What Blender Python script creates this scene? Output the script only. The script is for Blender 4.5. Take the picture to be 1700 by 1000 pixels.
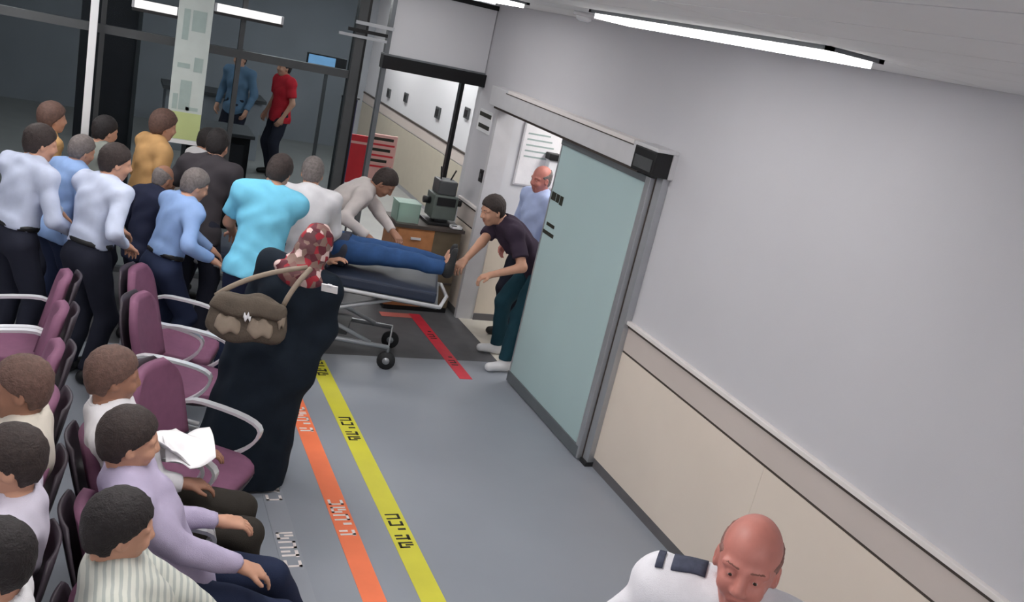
import bpy, bmesh, math, random
import numpy as np
from mathutils import Matrix, Vector

for o in list(bpy.data.objects):
    bpy.data.objects.remove(o)
scene = bpy.context.scene
COL = scene.collection
random.seed(4)

# ------------------------------------------------------------------ camera
CAM_POS = (-3.4274, 0.0, 2.8402)
YAW, PITCH, ROLL, FPX = .4661, .2875, .2249, 1500.0
cam_d = bpy.data.cameras.new('camera')
cam = bpy.data.objects.new('camera', cam_d)
COL.objects.link(cam)
fw = Vector((math.sin(YAW)*math.cos(PITCH), math.cos(YAW)*math.cos(PITCH), -math.sin(PITCH)))
r0 = Vector((math.cos(YAW), -math.sin(YAW), 0))
u0 = r0.cross(fw)
cr = r0*math.cos(ROLL) + u0*math.sin(ROLL)
cu = -r0*math.sin(ROLL) + u0*math.cos(ROLL)
cam.matrix_world = Matrix(((cr.x, cu.x, -fw.x, CAM_POS[0]), (cr.y, cu.y, -fw.y, CAM_POS[1]),
                           (cr.z, cu.z, -fw.z, CAM_POS[2]), (0, 0, 0, 1)))
cam_d.sensor_width = 36.0
cam_d.lens = FPX/1700*36.0
cam_d.clip_start = 0.05
scene.camera = cam

# ------------------------------------------------------------------ world, exposure
world = bpy.data.worlds.new('world')
scene.world = world
world.use_nodes = True
world.node_tree.nodes['Background'].inputs[0].default_value = (.5, .52, .55, 1)
world.node_tree.nodes['Background'].inputs[1].default_value = 0.25
scene.view_settings.view_transform = 'Standard'
scene.view_settings.look = 'None'
scene.view_settings.gamma = 1.0
scene.view_settings.use_curve_mapping = False
scene.view_settings.exposure = 0.0
ROOM_FILL = 14.5        # radiance of the fill panels added above the waiting area
LAMP_STRIP = 8.0       # radiance of the fluorescent strip by the wall
CORRIDOR_FILL = 26.0  # radiance of the panels added to brighten the corridor beyond the glass
LOBBY_FILL = 16.0  # radiance of the panels added to lift the lobby behind tinted glass
LAMP_INNER = 16.0


# ------------------------------------------------------------------ materials
def srgb(c):
    return tuple(((v/255)/12.92 if v/255 <= .04045 else ((v/255+.055)/1.055)**2.4) for v in c)


def mat(name, col, rough=.6, metal=0., var=.08, scale=8., bump=0., bscale=60., emit=0., spec=.4, coat=0.):
    """procedural material: colour (0-255 sRGB) broken up by noise, optional fine bump"""
    m = bpy.data.materials.new(name)
    m.use_nodes = True
    nt = m.node_tree
    b = nt.nodes['Principled BSDF']
    c = srgb(col)
    tc = nt.nodes.new('ShaderNodeTexCoord')
    n = nt.nodes.new('ShaderNodeTexNoise')
    n.inputs['Scale'].default_value = scale
    n.inputs['Detail'].default_value = 4
    nt.links.new(tc.outputs['Object'], n.inputs['Vector'])
    rp = nt.nodes.new('ShaderNodeValToRGB')
    rp.color_ramp.elements[0].position = .3
    rp.color_ramp.elements[1].position = .7
    rp.color_ramp.elements[0].color = (*[max(0, v*(1-var)) for v in c], 1)
    rp.color_ramp.elements[1].color = (*[min(1, v*(1+var)) for v in c], 1)
    nt.links.new(n.outputs['Fac'], rp.inputs['Fac'])
    nt.links.new(rp.outputs['Color'], b.inputs['Base Color'])
    b.inputs['Roughness'].default_value = rough
    b.inputs['Metallic'].default_value = metal
    b.inputs['Specular IOR Level'].default_value = spec
    if coat:
        b.inputs['Coat Weight'].default_value = coat
    if bump:
        n2 = nt.nodes.new('ShaderNodeTexNoise')
        n2.inputs['Scale'].default_value = bscale
        n2.inputs['Detail'].default_value = 3
        nt.links.new(tc.outputs['Object'], n2.inputs['Vector'])
        bm = nt.nodes.new('ShaderNodeBump')
        bm.inputs['Strength'].default_value = bump
        bm.inputs['Distance'].default_value = .01
        nt.links.new(n2.outputs['Fac'], bm.inputs['Height'])
        nt.links.new(bm.outputs['Normal'], b.inputs['Normal'])
    if emit:
        b.inputs['Emission Color'].default_value = (*c, 1)
        b.inputs['Emission Strength'].default_value = emit
    return m


def stripe_mat(name, c1, c2, scale, rough=.85, axis='Y', width=.5):
    """woven stripes: wave texture through a colour ramp"""
    m = mat(name, c1, rough)
    nt = m.node_tree
    b = nt.nodes['Principled BSDF']
    tc = nt.nodes.new('ShaderNodeTexCoord')
    w = nt.nodes.new('ShaderNodeTexWave')
    w.bands_direction = axis
    w.inputs['Scale'].default_value = scale
    w.inputs['Distortion'].default_value = 1.2
    nt.links.new(tc.outputs['Object'], w.inputs['Vector'])
    rp = nt.nodes.new('ShaderNodeValToRGB')
    rp.color_ramp.elements[0].position = width-.1
    rp.color_ramp.elements[1].position = width+.1
    rp.color_ramp.elements[0].color = (*srgb(c1), 1)
    rp.color_ramp.elements[1].color = (*srgb(c2), 1)
    nt.links.new(w.outputs['Color'], rp.inputs['Fac'])
    nt.links.new(rp.outputs['Color'], b.inputs['Base Color'])
    return m


def floral_mat(name, cols, scale):
    m = mat(name, cols[0], .85)
    nt = m.node_tree
    b = nt.nodes['Principled BSDF']
    tc = nt.nodes.new('ShaderNodeTexCoord')
    v = nt.nodes.new('ShaderNodeTexVoronoi')
    v.inputs['Scale'].default_value = scale
    nt.links.new(tc.outputs['Object'], v.inputs['Vector'])
    sp = nt.nodes.new('ShaderNodeSeparateColor')
    nt.links.new(v.outputs['Color'], sp.inputs['Color'])
    rp = nt.nodes.new('ShaderNodeValToRGB')
    rp.color_ramp.interpolation = 'CONSTANT'
    els = rp.color_ramp.elements
    while len(els) < len(cols):
        els.new(.5)
    for i, c in enumerate(cols):
        els[i].position = i/len(cols)
        els[i].color = (*srgb(c), 1)
    nt.links.new(sp.outputs['Red'], rp.inputs['Fac'])
    nt.links.new(rp.outputs['Color'], b.inputs['Base Color'])
    return m


def glass_mat(name, tint, gloss=.08, rough=.02, frost=0., frost_col=(200, 215, 215)):
    """thin pane: tinted transparency + mirror gloss + optional frosted diffuse share"""
    m = bpy.data.materials.new(name)
    m.use_nodes = True
    nt = m.node_tree
    nt.nodes.clear()
    out = nt.nodes.new('ShaderNodeOutputMaterial')
    tr = nt.nodes.new('ShaderNodeBsdfTransparent')
    tr.inputs[0].default_value = (*tint, 1)
    gl = nt.nodes.new('ShaderNodeBsdfGlossy')
    gl.inputs['Roughness'].default_value = rough
    fr = nt.nodes.new('ShaderNodeLayerWeight')
    fr.inputs['Blend'].default_value = gloss
    mx = nt.nodes.new('ShaderNodeMixShader')
    nt.links.new(fr.outputs['Fresnel'], mx.inputs[0])
    nt.links.new(tr.outputs[0], mx.inputs[1])
    nt.links.new(gl.outputs[0], mx.inputs[2])
    last = mx
    if frost:
        df = nt.nodes.new('ShaderNodeBsdfDiffuse')
        n = nt.nodes.new('ShaderNodeTexNoise')
        n.inputs['Scale'].default_value = 1.3
        rp = nt.nodes.new('ShaderNodeValToRGB')
        c = srgb(frost_col)
        rp.color_ramp.elements[0].color = (*[v*.93 for v in c], 1)
        rp.color_ramp.elements[1].color = (*[min(1, v*1.06) for v in c], 1)
        nt.links.new(n.outputs['Fac'], rp.inputs['Fac'])
        nt.links.new(rp.outputs['Color'], df.inputs['Color'])
        m2 = nt.nodes.new('ShaderNodeMixShader')
        m2.inputs[0].default_value = frost
        nt.links.new(mx.outputs[0], m2.inputs[1])
        nt.links.new(df.outputs[0], m2.inputs[2])
        last = m2
    nt.links.new(last.outputs[0], out.inputs[0])
    return m


M = {
    'wall': mat('wall_paint', (196, 195, 200), .75, var=.02, scale=1.5, bump=.05, bscale=200),
    'wall_far': mat('far_wall_paint', (208, 208, 212), .75, var=.02, scale=1.5),
    'wains': mat('wainscot_beige', (224, 211, 198), .55, var=.03, scale=2.),
    'wains_top': mat('wainscot_band', (200, 189, 183), .55, var=.03, scale=2.),
    'rail': mat('rail_white', (228, 222, 220), .4, var=.02),
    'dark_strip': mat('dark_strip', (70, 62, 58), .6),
    'base': mat('baseboard_grey', (100, 98, 100), .55),
    'floor': mat('vinyl_floor', (146, 151, 160), .38, var=.035, scale=1.4, bump=.02, bscale=300, spec=.3),
    'floor2': mat('entrance_floor', (93, 93, 96), .6, var=.07, scale=9., bump=.1, bscale=250, spec=.2),
    'floor_in': mat('inner_floor', (205, 200, 190), .5, var=.04),
    'lobby_floor': mat('lobby_floor', (150, 150, 148), .5, var=.06, scale=3.),
    'ceil': mat('ceiling_panel', (232, 232, 232), .8, var=.02, scale=3.),
    'ceil_gap': mat('ceiling_gap', (84, 84, 84), .8),
    'alu': mat('aluminium', (176, 178, 182), .38, metal=.55, var=.04),
    'alu_light': mat('light_aluminium', (206, 205, 208), .45, metal=.1, var=.03),
    'alu_dark': mat('dark_aluminium', (112, 116, 120), .4, metal=.4, var=.05),
    'black': mat('black_plastic', (24, 24, 26), .45),
    'blackm': mat('black_metal', (20, 20, 22), .4, metal=.2),
    'grey_pl': mat('grey_plastic', (70, 72, 74), .5),
    'white_pl': mat('white_plastic', (230, 230, 232), .4, var=.02),
    'chrome': mat('brushed_steel', (226, 226, 230), .3, metal=.35, var=.04),
    'maroon': mat('maroon_upholstery', (122, 78, 104), .75, var=.06, scale=20, bump=.15, bscale=400),
    'shell': mat('dark_seat_shell', (58, 50, 58), .5, var=.05),
    'yellow': mat('yellow_tape', (214, 208, 66), .5, var=.05, scale=5),
    'orange': mat('orange_tape', (250, 128, 84), .5, var=.05, scale=5),
    'red_tape': mat('red_tape', (205, 48, 66), .5, var=.08, scale=9),
    'grey_tape': mat('grey_tape', (150, 154, 163), .4, var=.03, scale=3),
    'print_black': mat('print_black', (42, 42, 34), .6),
    'print_white': mat('print_white', (235, 225, 222), .6),
    'frost': glass_mat('frosted_glass', (.74, .84, .83), .12, .25, frost=.78, frost_col=(190, 212, 214)),
    'clear': glass_mat('clear_glass', (.97, .98, .98), .06),
    'tint': glass_mat('tinted_glass', (.60, .64, .66), .10),
    'wood': mat('cabinet_wood', (176, 120, 78), .5, var=.12, scale=14, bump=.05),
    'paper': mat('paper_white', (236, 234, 236), .8, var=.03, bump=.2, bscale=30),
    'red': mat('red_vinyl', (206, 48, 58), .5, var=.08),
    'pink': mat('pale_pink_print', (226, 176, 168), .6),
    'violet': mat('violet_fabric', (70, 66, 98), .7),
    'banner': mat('banner_vinyl', (196, 204, 200), .5, var=.05, scale=6),
    'banner_fig': mat('banner_print_grey', (160, 176, 172), .5, var=.08, scale=10),
    'banner_green': mat('banner_green', (190, 202, 142), .5, var=.05, scale=6),
    'lobby_wall': mat('lobby_wall', (150, 154, 160), .7, var=.06, scale=2),
    'lobby_dark': mat('lobby_dark', (48, 48, 52), .6, var=.1, scale=3),
    'screen': mat('lit_screen', (120, 165, 205), .3, var=.2, scale=7, emit=.7),
    'mattress': mat('mattress_vinyl', (46, 54, 72), .5),
    'sheet': mat('bed_sheet', (205, 205, 208), .85, bump=.2, bscale=25),
    'rubber': mat('rubber_dark', (40, 40, 42), .7),
}


def lamp_mat(name, strength, col=(1, .98, .96)):
    m = bpy.data.materials.new(name)
    m.use_nodes = True
    nt = m.node_tree
    nt.nodes.clear()
    out = nt.nodes.new('ShaderNodeOutputMaterial')
    e = nt.nodes.new('ShaderNodeEmission')
    e.inputs[0].default_value = (*col, 1)
    e.inputs[1].default_value = strength
    nt.links.new(e.outputs[0], out.inputs[0])
    return m


M['room_fill'] = lamp_mat('room_fill', ROOM_FILL)
M['lamp_strip'] = lamp_mat('lamp_strip', LAMP_STRIP)
M['lobby_fill'] = lamp_mat('lobby_fill', LOBBY_FILL)
M['corridor_fill'] = lamp_mat('corridor_fill', CORRIDOR_FILL)
M['lamp_inner'] = lamp_mat('lamp_inner', LAMP_INNER)
M['lamp_bar'] = lamp_mat('lamp_bar', 1.1)


# ------------------------------------------------------------------ mesh helpers
def tag(o, label=None, cat=None, group=None, kind=None):
    if label:
        o['label'] = label
    if cat:
        o['category'] = cat
    if group:
        o['group'] = group
    if kind:
        o['kind'] = kind
    return o


def link(name, me, m, parent=None, smooth=False):
    o = bpy.data.objects.new(name, me)
    COL.objects.link(o)
    if m is not None and not me.materials:
        me.materials.append(m)
    if smooth:
        me.polygons.foreach_set('use_smooth', [True]*len(me.polygons))
    if parent:
        o.parent = parent
    return o


def empty(name, loc=(0, 0, 0), rz=0.):
    o = bpy.data.objects.new(name, None)
    o.empty_display_size = .1
    COL.objects.link(o)
    o.location = loc
    o.rotation_euler = (0, 0, rz)
    return o


def add_box(bm, a, b, bev=0.):
    a, b = Vector(a), Vector(b)
    c, s = (a+b)/2, (b-a)
    ret = bmesh.ops.create_cube(bm, size=1, matrix=Matrix.Translation(c) @ Matrix.Diagonal((abs(s.x), abs(s.y), abs(s.z), 1)))
    if bev:
        es = list({e for v in ret['verts'] for e in v.link_edges})
        bmesh.ops.bevel(bm, geom=es, offset=bev, segments=2, affect='EDGES', profile=.6)


def boxes(name, lst, m, parent=None, bev=0., smooth=False):
    bm = bmesh.new()
    for a, b in lst:
        add_box(bm, a, b, bev)
    me = bpy.data.meshes.new(name)
    bm.to_mesh(me)
    bm.free()
    return link(name, me, m, parent, smooth)


def box(name, a, b, m, parent=None, bev=0.):
    return boxes(name, [(a, b)], m, parent, bev)


def add_tube(bm, pts, r, n=8, caps=True):
    pts = [Vector(p) for p in pts]
    rings = []
    up = Vector((0, 0, 1))
    for i, p in enumerate(pts):
        d = (pts[min(i+1, len(pts)-1)]-pts[max(i-1, 0)]).normalized()
        ref = up if abs(d.dot(up)) < .95 else Vector((1, 0, 0))
        s = d.cross(ref).normalized()
        t = s.cross(d)
        rr = r[i] if isinstance(r, (list, tuple)) else r
        rings.append([bm.verts.new(p + (s*math.cos(a)+t*math.sin(a))*rr) for a in (2*math.pi*k/n for k in range(n))])
    for A, B in zip(rings, rings[1:]):
        for k in range(n):
            bm.faces.new((A[k], A[(k+1) % n], B[(k+1) % n], B[k]))
    if caps:
        bm.faces.new(rings[0][::-1])
        bm.faces.new(rings[-1])


def tube(name, paths, r, m, parent=None, n=8):
    bm = bmesh.new()
    for p in paths:
        add_tube(bm, p, r, n)
    bmesh.ops.recalc_face_normals(bm, faces=bm.faces)
    me = bpy.data.meshes.new(name)
    bm.to_mesh(me)
    bm.free()
    return link(name, me, m, parent, True)


def bez(p0, p1, p2, n=6):
    p0, p1, p2 = map(Vector, (p0, p1, p2))
    return [p0*(1-t)**2+p1*2*t*(1-t)+p2*t*t for t in (i/n for i in range(n+1))]


def sheet(name, fn, nu, nv, thick, m, parent=None, smooth=True):
    """solid sheet: fn(u,v)->point, thickened along its normal"""
    bm = bmesh.new()
    g = [[bm.verts.new(fn(i/nu, j/nv)) for j in range(nv+1)] for i in range(nu+1)]
    for i in range(nu):
        for j in range(nv):
            bm.faces.new((g[i][j], g[i+1][j], g[i+1][j+1], g[i][j+1]))
    bmesh.ops.recalc_face_normals(bm, faces=bm.faces)
    bmesh.ops.solidify(bm, geom=bm.faces[:], thickness=thick)
    me = bpy.data.meshes.new(name)
    bm.to_mesh(me)
    bm.free()
    return link(name, me, m, parent, smooth)


def copy_tree(o, parent=None):
    c = o.copy()
    COL.objects.link(c)
    c.parent = parent
    for ch in list(o.children):
        copy_tree(ch, c)
    return c


# ------------------------------------------------------------------ the shell
H = 3.03
Y_END = 8.5            # glazed partition at the end of the waiting area
S = 'structure'
fl = box('floor', (-7.5, -3, -.1), (0, 6.8, 0), M['floor'])
tag(fl, 'blue-grey vinyl floor of the waiting area', 'floor', kind=S)
f2 = box('floor', (-7.5, 6.8, -.1), (0, 8.6, 0), M['floor2'])
tag(f2, 'brown-grey entrance floor around the stretcher', 'floor', kind=S)
f3 = box('floor', (0, 4.2, -.1), (3, 8.05, 0), M['floor_in'])
tag(f3, 'pale floor of the room behind the sliding door', 'floor', kind=S)
f4 = box('floor', (-9, 8.6, -.1), (1.25, 17, 0), M['lobby_floor'])
tag(f4, 'grey floor of the dim lobby beyond the glass', 'floor', kind=S)

# ceiling: backing slab and long metal panels with open joints
ce = box('ceiling', (-7.5, -3, H+.02), (.15, 8.6, H+.14), M['ceil_gap'])
tag(ce, 'pale grey panel ceiling with dark joints', 'ceiling', kind=S)
STRIP_X0, STRIP_X1 = -1.0, -.72
px = [(-.71, -.006), (-1.36, -1.01), (-1.76, -1.37), (-2.16, -1.77), (-2.29, -2.17)]
for a, b in px:
    y = -1.0
    while y < 8.45:
        y2 = min(y+1.9, 8.47)
        box('ceiling_panel', (a, y+.004, H-.004), (b, y2-.004, H+.02), M['ceil'], ce)
        y = y2
for y in range(-3, 9, 2):
    for x in (-7.5, -4.9):
        box('ceiling_panel', (x+.004, y+.004, H-.004), (x+2.6-.004, min(y+2, 8.5)-.004, H+.02), M['ceil'], ce)
for ya, yb in ((-1, 2.73), (4.71, 6.14), (8.01, 8.45)):
    box('ceiling_panel', (-1.002, ya, H-.004), (-.718, yb, H+.02), M['ceil'], ce)

# right wall with the sliding-door opening
OP0, OP1, OPZ = 6.38, 7.9, 2.12
wr = boxes('wall_right', [((0, -3, 0), (.15, OP0, H)), ((0, OP1, 0), (.15, 8.6, H)), ((0, OP0, OPZ), (.15, OP1, H))], M['wall'])
tag(wr, 'pale grey right wall above the wainscot', 'wall', kind=S)


def wainscot(parent, x0, y0, y1):
    """x0 = wall face; panels, groove strip, band, dark strip"""
    y = y0
    n = max(1, round((y1-y0)/1.6))
    for i in range(n):
        a, b = y0+(y1-y0)*i/n, y0+(y1-y0)*(i+1)/n
        box('wainscot_panel', (x0-.012, a+.0008, .07), (x0, b-.0008, .895), M['wains'], parent)
    box('groove_strip', (x0-.006, y0, .895), (x0, y1, .912), M['dark_strip'], parent)
    box('wainscot_band', (x0-.012, y0, .912), (x0, y1, 1.078), M['wains_top'], parent)
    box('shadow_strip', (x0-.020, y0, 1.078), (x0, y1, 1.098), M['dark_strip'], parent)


wainscot(wr, 0, -3, 4.96)
wainscot(wr, 0, OP1+.05, 8.46)
t1 = box('trim_1', (-.036, -3, 1.098), (0, 4.96, 1.126), M['rail'], bev=.004)
tag(t1, 'white chair rail running along the right wall', 'rail', kind=S)
t2 = box('trim_2', (-.036, OP1+.05, 1.098), (0, 8.46, 1.126), M['rail'], bev=.004)
tag(t2, 'short white chair rail beside the glass partition', 'rail', kind=S)
b1 = box('baseboard_right', (-.014, -3, 0), (0, 4.94, .07), M['base'])
tag(b1, 'dark grey baseboard along the right wall', 'baseboard', kind=S)
b2 = box('baseboard_far_right', (-.014, OP1+.05, 0), (0, 8.46, .07), M['base'])
tag(b2, 'short dark baseboard left of the sliding door', 'baseboard', kind=S)

# the side and rear walls that close the waiting area
w = box('wall_left', (-7.65, -3, 0), (-7.5, 17, H), M['wall'])
tag(w, 'pale left wall of the waiting area', 'wall', kind=S)
w = box('wall_rear', (-7.65, -3.15, 0), (.15, -3, H), M['wall'])
tag(w, 'pale wall behind the viewpoint', 'wall', kind=S)

# room behind the sliding door
w = box('wall_inner_far', (.15, OP1, 0), (3, OP1+.15, 2.8), M['wall_far'])
tag(w, 'pale wall seen through the open sliding door', 'wall', kind=S)
o = box('wainscot_panel', (.151, OP1-.012, .07), (3, OP1, 1.05), mat('inner_wainscot', (226, 214, 198), .55, var=.03), w)
o = box('wainscot_rail', (.151, OP1-.03, 1.05), (3, OP1, 1.09), M['wains_top'], w)
o = box('baseboard_inner', (.15, OP1-.02, 0), (3, OP1-.012, .07), M['base'])
tag(o, 'dark baseboard of the room behind the sliding door', 'baseboard', kind=S)
w = box('wall_inner_right', (3, 4.2, 0), (3.1, 8.05, 2.8), M['wall_far'])
tag(w, 'far side wall of the room behind the sliding door', 'wall', kind=S)
w = box('wall_inner_near', (.15, 4.1, 0), (3.1, 4.2, 2.8), M['wall_far'])
tag(w, 'near wall of the room behind the sliding door', 'wall', kind=S)
w = box('ceiling', (.15, 4.1, 2.8), (3.1, 8.05, 2.9), M['ceil'])
tag(w, 'ceiling of the room behind the sliding door', 'ceiling', kind=S)

# lobby beyond the partition
w = box('wall_lobby_right', (1.12, 8.05, 0), (1.27, 17, H), M['wall_far'])
tag(w, 'white corridor wall seen through the clear glass door', 'wall', kind=S)
box('wainscot_panel', (1.10, 8.6, .07), (1.12, 17, .92), mat('lobby_wainscot', (190, 182, 166), .55, var=.03), w)
box('wainscot_band', (1.10, 8.6, .94), (1.12, 17, 1.09), M['wains_top'], w)
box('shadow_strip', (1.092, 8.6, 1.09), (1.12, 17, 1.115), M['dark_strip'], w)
w = box('wall_lobby_far', (-9, 17, 0), (1.27, 17.15, H), M['lobby_wall'])
tag(w, 'dim far wall of the lobby', 'wall', kind=S)
w = box('ceiling', (-9, 8.6, H), (1.27, 17.15, H+.1), M['lobby_wall'])
tag(w, 'dim ceiling of the lobby', 'ceiling', kind=S)
w = box('wall_return', (.15, 8.05, 0), (1.12, 8.6, H), M['wall_far'])
tag(w, 'white wall return between corridor and lobby', 'wall', kind=S)

# ------------------------------------------------------------------ ceiling strip lights, then panels out of view
def strip_light(y0, y1, label):
    o = empty('strip_light', ((STRIP_X0+STRIP_X1)/2, (y0+y1)/2, H))
    tag(o, label, 'ceiling light', 'strip lights beside the right wall')
    l, w_ = (y1-y0)/2, (STRIP_X1-STRIP_X0)/2
    for nm, a, b, m in (('diffuser', (-w_+.028, -l+.03, -.045), (w_-.028, l-.03, .012), 'lamp_strip'),
                        ('frame', (-w_, -l, -.02), (-w_+.026, l, .018), 'alu_dark'), ('frame', (w_-.026, -l, -.02), (w_, l, .018), 'alu_dark'),
                        ('end_cap', (-w_, -l, -.02), (w_, -l+.028, .018), 'alu_dark'), ('end_cap', (-w_, l-.028, -.02), (w_, l, .018), 'alu_dark')):
        box(nm, a, b, M[m], o)


strip_light(2.74, 4.70, 'long fluorescent strip light in the ceiling beside the right wall')
strip_light(6.15, 8.0, 'second fluorescent strip light, above the sliding door')


def unseen_lamp(loc, sx, sy, m, label, name='unseen_lamp', group=None):  # light panel mounted out of view
    o = empty(name, loc)
    tag(o, label, 'ceiling light', group)
    box('diffuser', (-sx/2, -sy/2, -.075), (sx/2, sy/2, -.002), m, o)
    f = .025
    boxes('frame', [((-sx/2-f, -sy/2-f, -.02), (-sx/2, sy/2+f, 0)), ((sx/2, -sy/2-f, -.02), (sx/2+f, sy/2+f, 0)),
                    ((-sx/2, -sy/2-f, -.02), (sx/2, -sy/2, 0)), ((-sx/2, sy/2, -.02), (sx/2, sy/2+f, 0))], M['alu_light'], o)
    return o


for x, y, lab in ((-2.78, 2.7, 'added fill light panel above the seated men'), (-2.78, 5.4, 'added fill light panel above the bystanders'), (-1.5, -1.4, 'added fill light panel behind the viewpoint near the right wall'),
                  (-3.6, -1.6, 'added fill light panel behind the viewpoint over the seats'), (-5.4, 1.5, 'added fill light panel over the left seats, nearer one'), (-5.4, 4.7, 'added fill light panel over the left seats, farther one'), (-4.3, 7.3, 'added fill light panel by the dark glass')):
    unseen_lamp((x, y, H-.006), .55, 1.25, M['room_fill'], lab, group='added fill light panels')  # fill light added above the frame and behind the camera
for x, y, lab in ((-4.6, 10.2, 'added lobby fill panel at left'), (-1.6, 10.4, 'added lobby fill panel above the black desk'), (-3.0, 13.6, 'added lobby fill panel at the back')):
    unseen_lamp((x, y, H-.006), .5, 1.2, M['lobby_fill'], lab, group='added lobby fill panels')  # added so the lobby reads through the tinted panes
for y, lab in ((9.7, 'nearest'), (12.1, 'middle'), (14.6, 'farthest')):
    unseen_lamp((.3, y, H-.006), .4, 1.2, M['corridor_fill'], lab+' added bright fill panel in the corridor beyond the glass door', group='added corridor fill panels')  # unseen panels added to light the white corridor wall
unseen_lamp((1.2, 6.9, 2.79), .6, 1.2, M['lamp_inner'], 'bright ceiling panel in the room behind the sliding door')

# smoke detector
o = empty('smoke_detector', (-.66, 5.4, H-.004))
tag(o, 'round pale smoke detector on the ceiling near the strip light', 'smoke detector')
tube('base', [[(0, 0, 0), (0, 0, -.025)]], .075, M['alu_light'], o, 20)
tube('dome', [[(0, 0, -.02), (0, 0, -.045), (0, 0, -.055)]], [.055, .05, .03], M['white_pl'], o, 20)

# ------------------------------------------------------------------ sliding door
hd = empty('door_header', (0, 6.35, 0))
tag(hd, 'aluminium track housing above the sliding glass door', 'door header')
hd['kind'] = S
L = lambda y: y-6.35
box('housing', (-.125, L(4.96), 2.125), (0, L(7.95), 2.30), M['alu_light'], hd, .006)
box('top_seam', (-.127, L(5.3), 2.268), (-.02, L(7.6), 2.276), M['dark_strip'], hd)
box('top_cover', (-.130, L(5.3), 2.277), (-.03, L(7.55), 2.306), M['rail'], hd)
box('track', (-.11, L(5.2), 2.105), (-.05, L(7.85), 2.125), M['dark_strip'], hd)
se = empty('door_sensor', (-.0, 5.03, 2.20))
tag(se, 'black rectangular motion sensor at the right end of the door header', 'sensor')
box('case', (-.165, -.09, -.075), (-.001, .18, .088), M['black'], se, .008)
box('lens', (-.170, -.07, -.05), (-.164, .15, .03), M['grey_pl'], se)
box('cap', (-.168, -.10, .088), (-.001, .185, .112), M['alu_light'], se, .004)
box('end_plate', (-.035, -.10, -.075), (-.001, -.09, .088), M['alu_light'], se)
d1 = empty('door_1', (-.075, 5.7, 0))
tag(d1, 'frosted green-grey glass sliding door slid open along the right wall', 'sliding door', kind=S)
L = lambda y: y-5.7
box('glass', (-.008, L(5.08), .09), (.008, L(6.385), 2.10), M['frost'], d1)
box('bottom_rail', (-.022, L(5.06), .012), (.022, L(6.40), .10), M['alu_dark'], d1, .004)
box('top_rail', (-.018, L(5.06), 2.06), (.018, L(6.40), 2.105), M['alu_dark'], d1)
box('stile', (-.02, L(5.04), .012), (.02, L(5.10), 2.105), M['alu'], d1, .004)
box('edge_strip', (-.012, L(6.385), .09), (.012, L(6.40), 2.06), M['alu'], d1)
# printed stickers: dark bars of small unreadable lettering, at both faces of the pane
for z, h in ((1.65, .066),):
    for k, (a, b) in enumerate(((6.30, 6.375), (6.235, 6.29), (6.17, 6.225))):
        box('sticker_letter', (-.0105, L(a), z-h/2-(.006 if k == 2 else 0)), (-.0075, L(b), z+h/2), M['print_black'], d1)
box('sticker_line', (-.0105, L(6.21), 1.41), (-.0075, L(6.35), 1.437), M['print_black'], d1)
box('sticker_line', (-.0105, L(6.19), 1.337), (-.0075, L(6.383), 1.367), M['print_black'], d1)
po = empty('door_post', (0, 5.0, 0))
tag(po, 'grey aluminium post at the right side of the sliding door', 'door post')
po['kind'] = S
box('profile', (-.055, -.045, 0), (0, .045, 2.125), M['alu'], po, .004)
box('gasket', (-.058, .028, .02), (-.05, .04, 2.12), M['dark_strip'], po)
box('foot_cap', (-.075, -.055, 0), (0, .03, .03), M['rubber'], po)
jb = box('door_frame', (-.03, OP1-.001, 0), (.152, OP1+.05, OPZ), M['alu_light'])
tag(jb, 'pale jamb at the left side of the sliding-door opening', 'door frame', kind=S)
jb = box('door_frame', (.0, OP0-.03, 0), (.152, OP0+.001, OPZ), M['alu_light'])
tag(jb, 'pale jamb hidden behind the sliding glass door', 'door frame', kind=S)

# things on the wall by the opening
o = empty('wall_sign', (0, 8.24, 1.93))
tag(o, 'small white wall sign with two dark lines beside the door header', 'sign')
box('plate', (-.012, -.17, -.11), (0, .17, .10), M['white_pl'], o, .003)
box('text_line', (-.0145, -.15, .035), (-.0115, .15, .075), M['print_black'], o)
box('text_line', (-.0145, -.15, -.075), (-.0115, .13, -.035), M['print_black'], o)
o = empty('key_switch', (0, 8.02, 1.43))
tag(o, 'small black switch box on the wall left of the doorway', 'switch')
box('case', (-.028, -.045, -.06), (0, .045, .06), M['black'], o, .006)
box('button', (-.034, -.02, -.02), (-.026, .02, .02), M['grey_pl'], o)
o = empty('notice_board', (.5, OP1, 1.72))
tag(o, 'bright white notice sheet on the wall behind the bald man in blue', 'notice')
box('backing', (-.24, -.018, -.30), (.30, 0, .31), M['alu_light'], o)
box('sheet', (-.225, -.021, -.285), (.285, -.018, .295), M['paper'], o)
for k in range(5):
    box('text_line', (-.19, -.0225, .2-.055*k), (.05+.03*(k % 3), -.020, .215-.055*k), M['banner_fig'], o)
o = empty('soap_dispenser', (.6, OP1-.021, 1.70))
tag(o, 'white dispenser with a black top on the notice wall inside the doorway', 'dispenser')
box('body', (-.05, -.09, -.12), (.05, 0, .02), M['white_pl'], o, .01)
box('cap', (-.065, -.11, .02), (.065, 0, .085), M['black'], o, .01)

# ------------------------------------------------------------------ end partition
pt = empty('glass_partition', (0, Y_END, 0))
tag(pt, 'dark-framed glazed partition at the far end of the waiting area', 'partition')
pt['kind'] = S


def pbox(nm, x0, x1, z0, z1, m, y0=-.03, y1=.03):
    return box(nm, (x0, y0, z0), (x1, y1, z1), M[m], pt)


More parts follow.
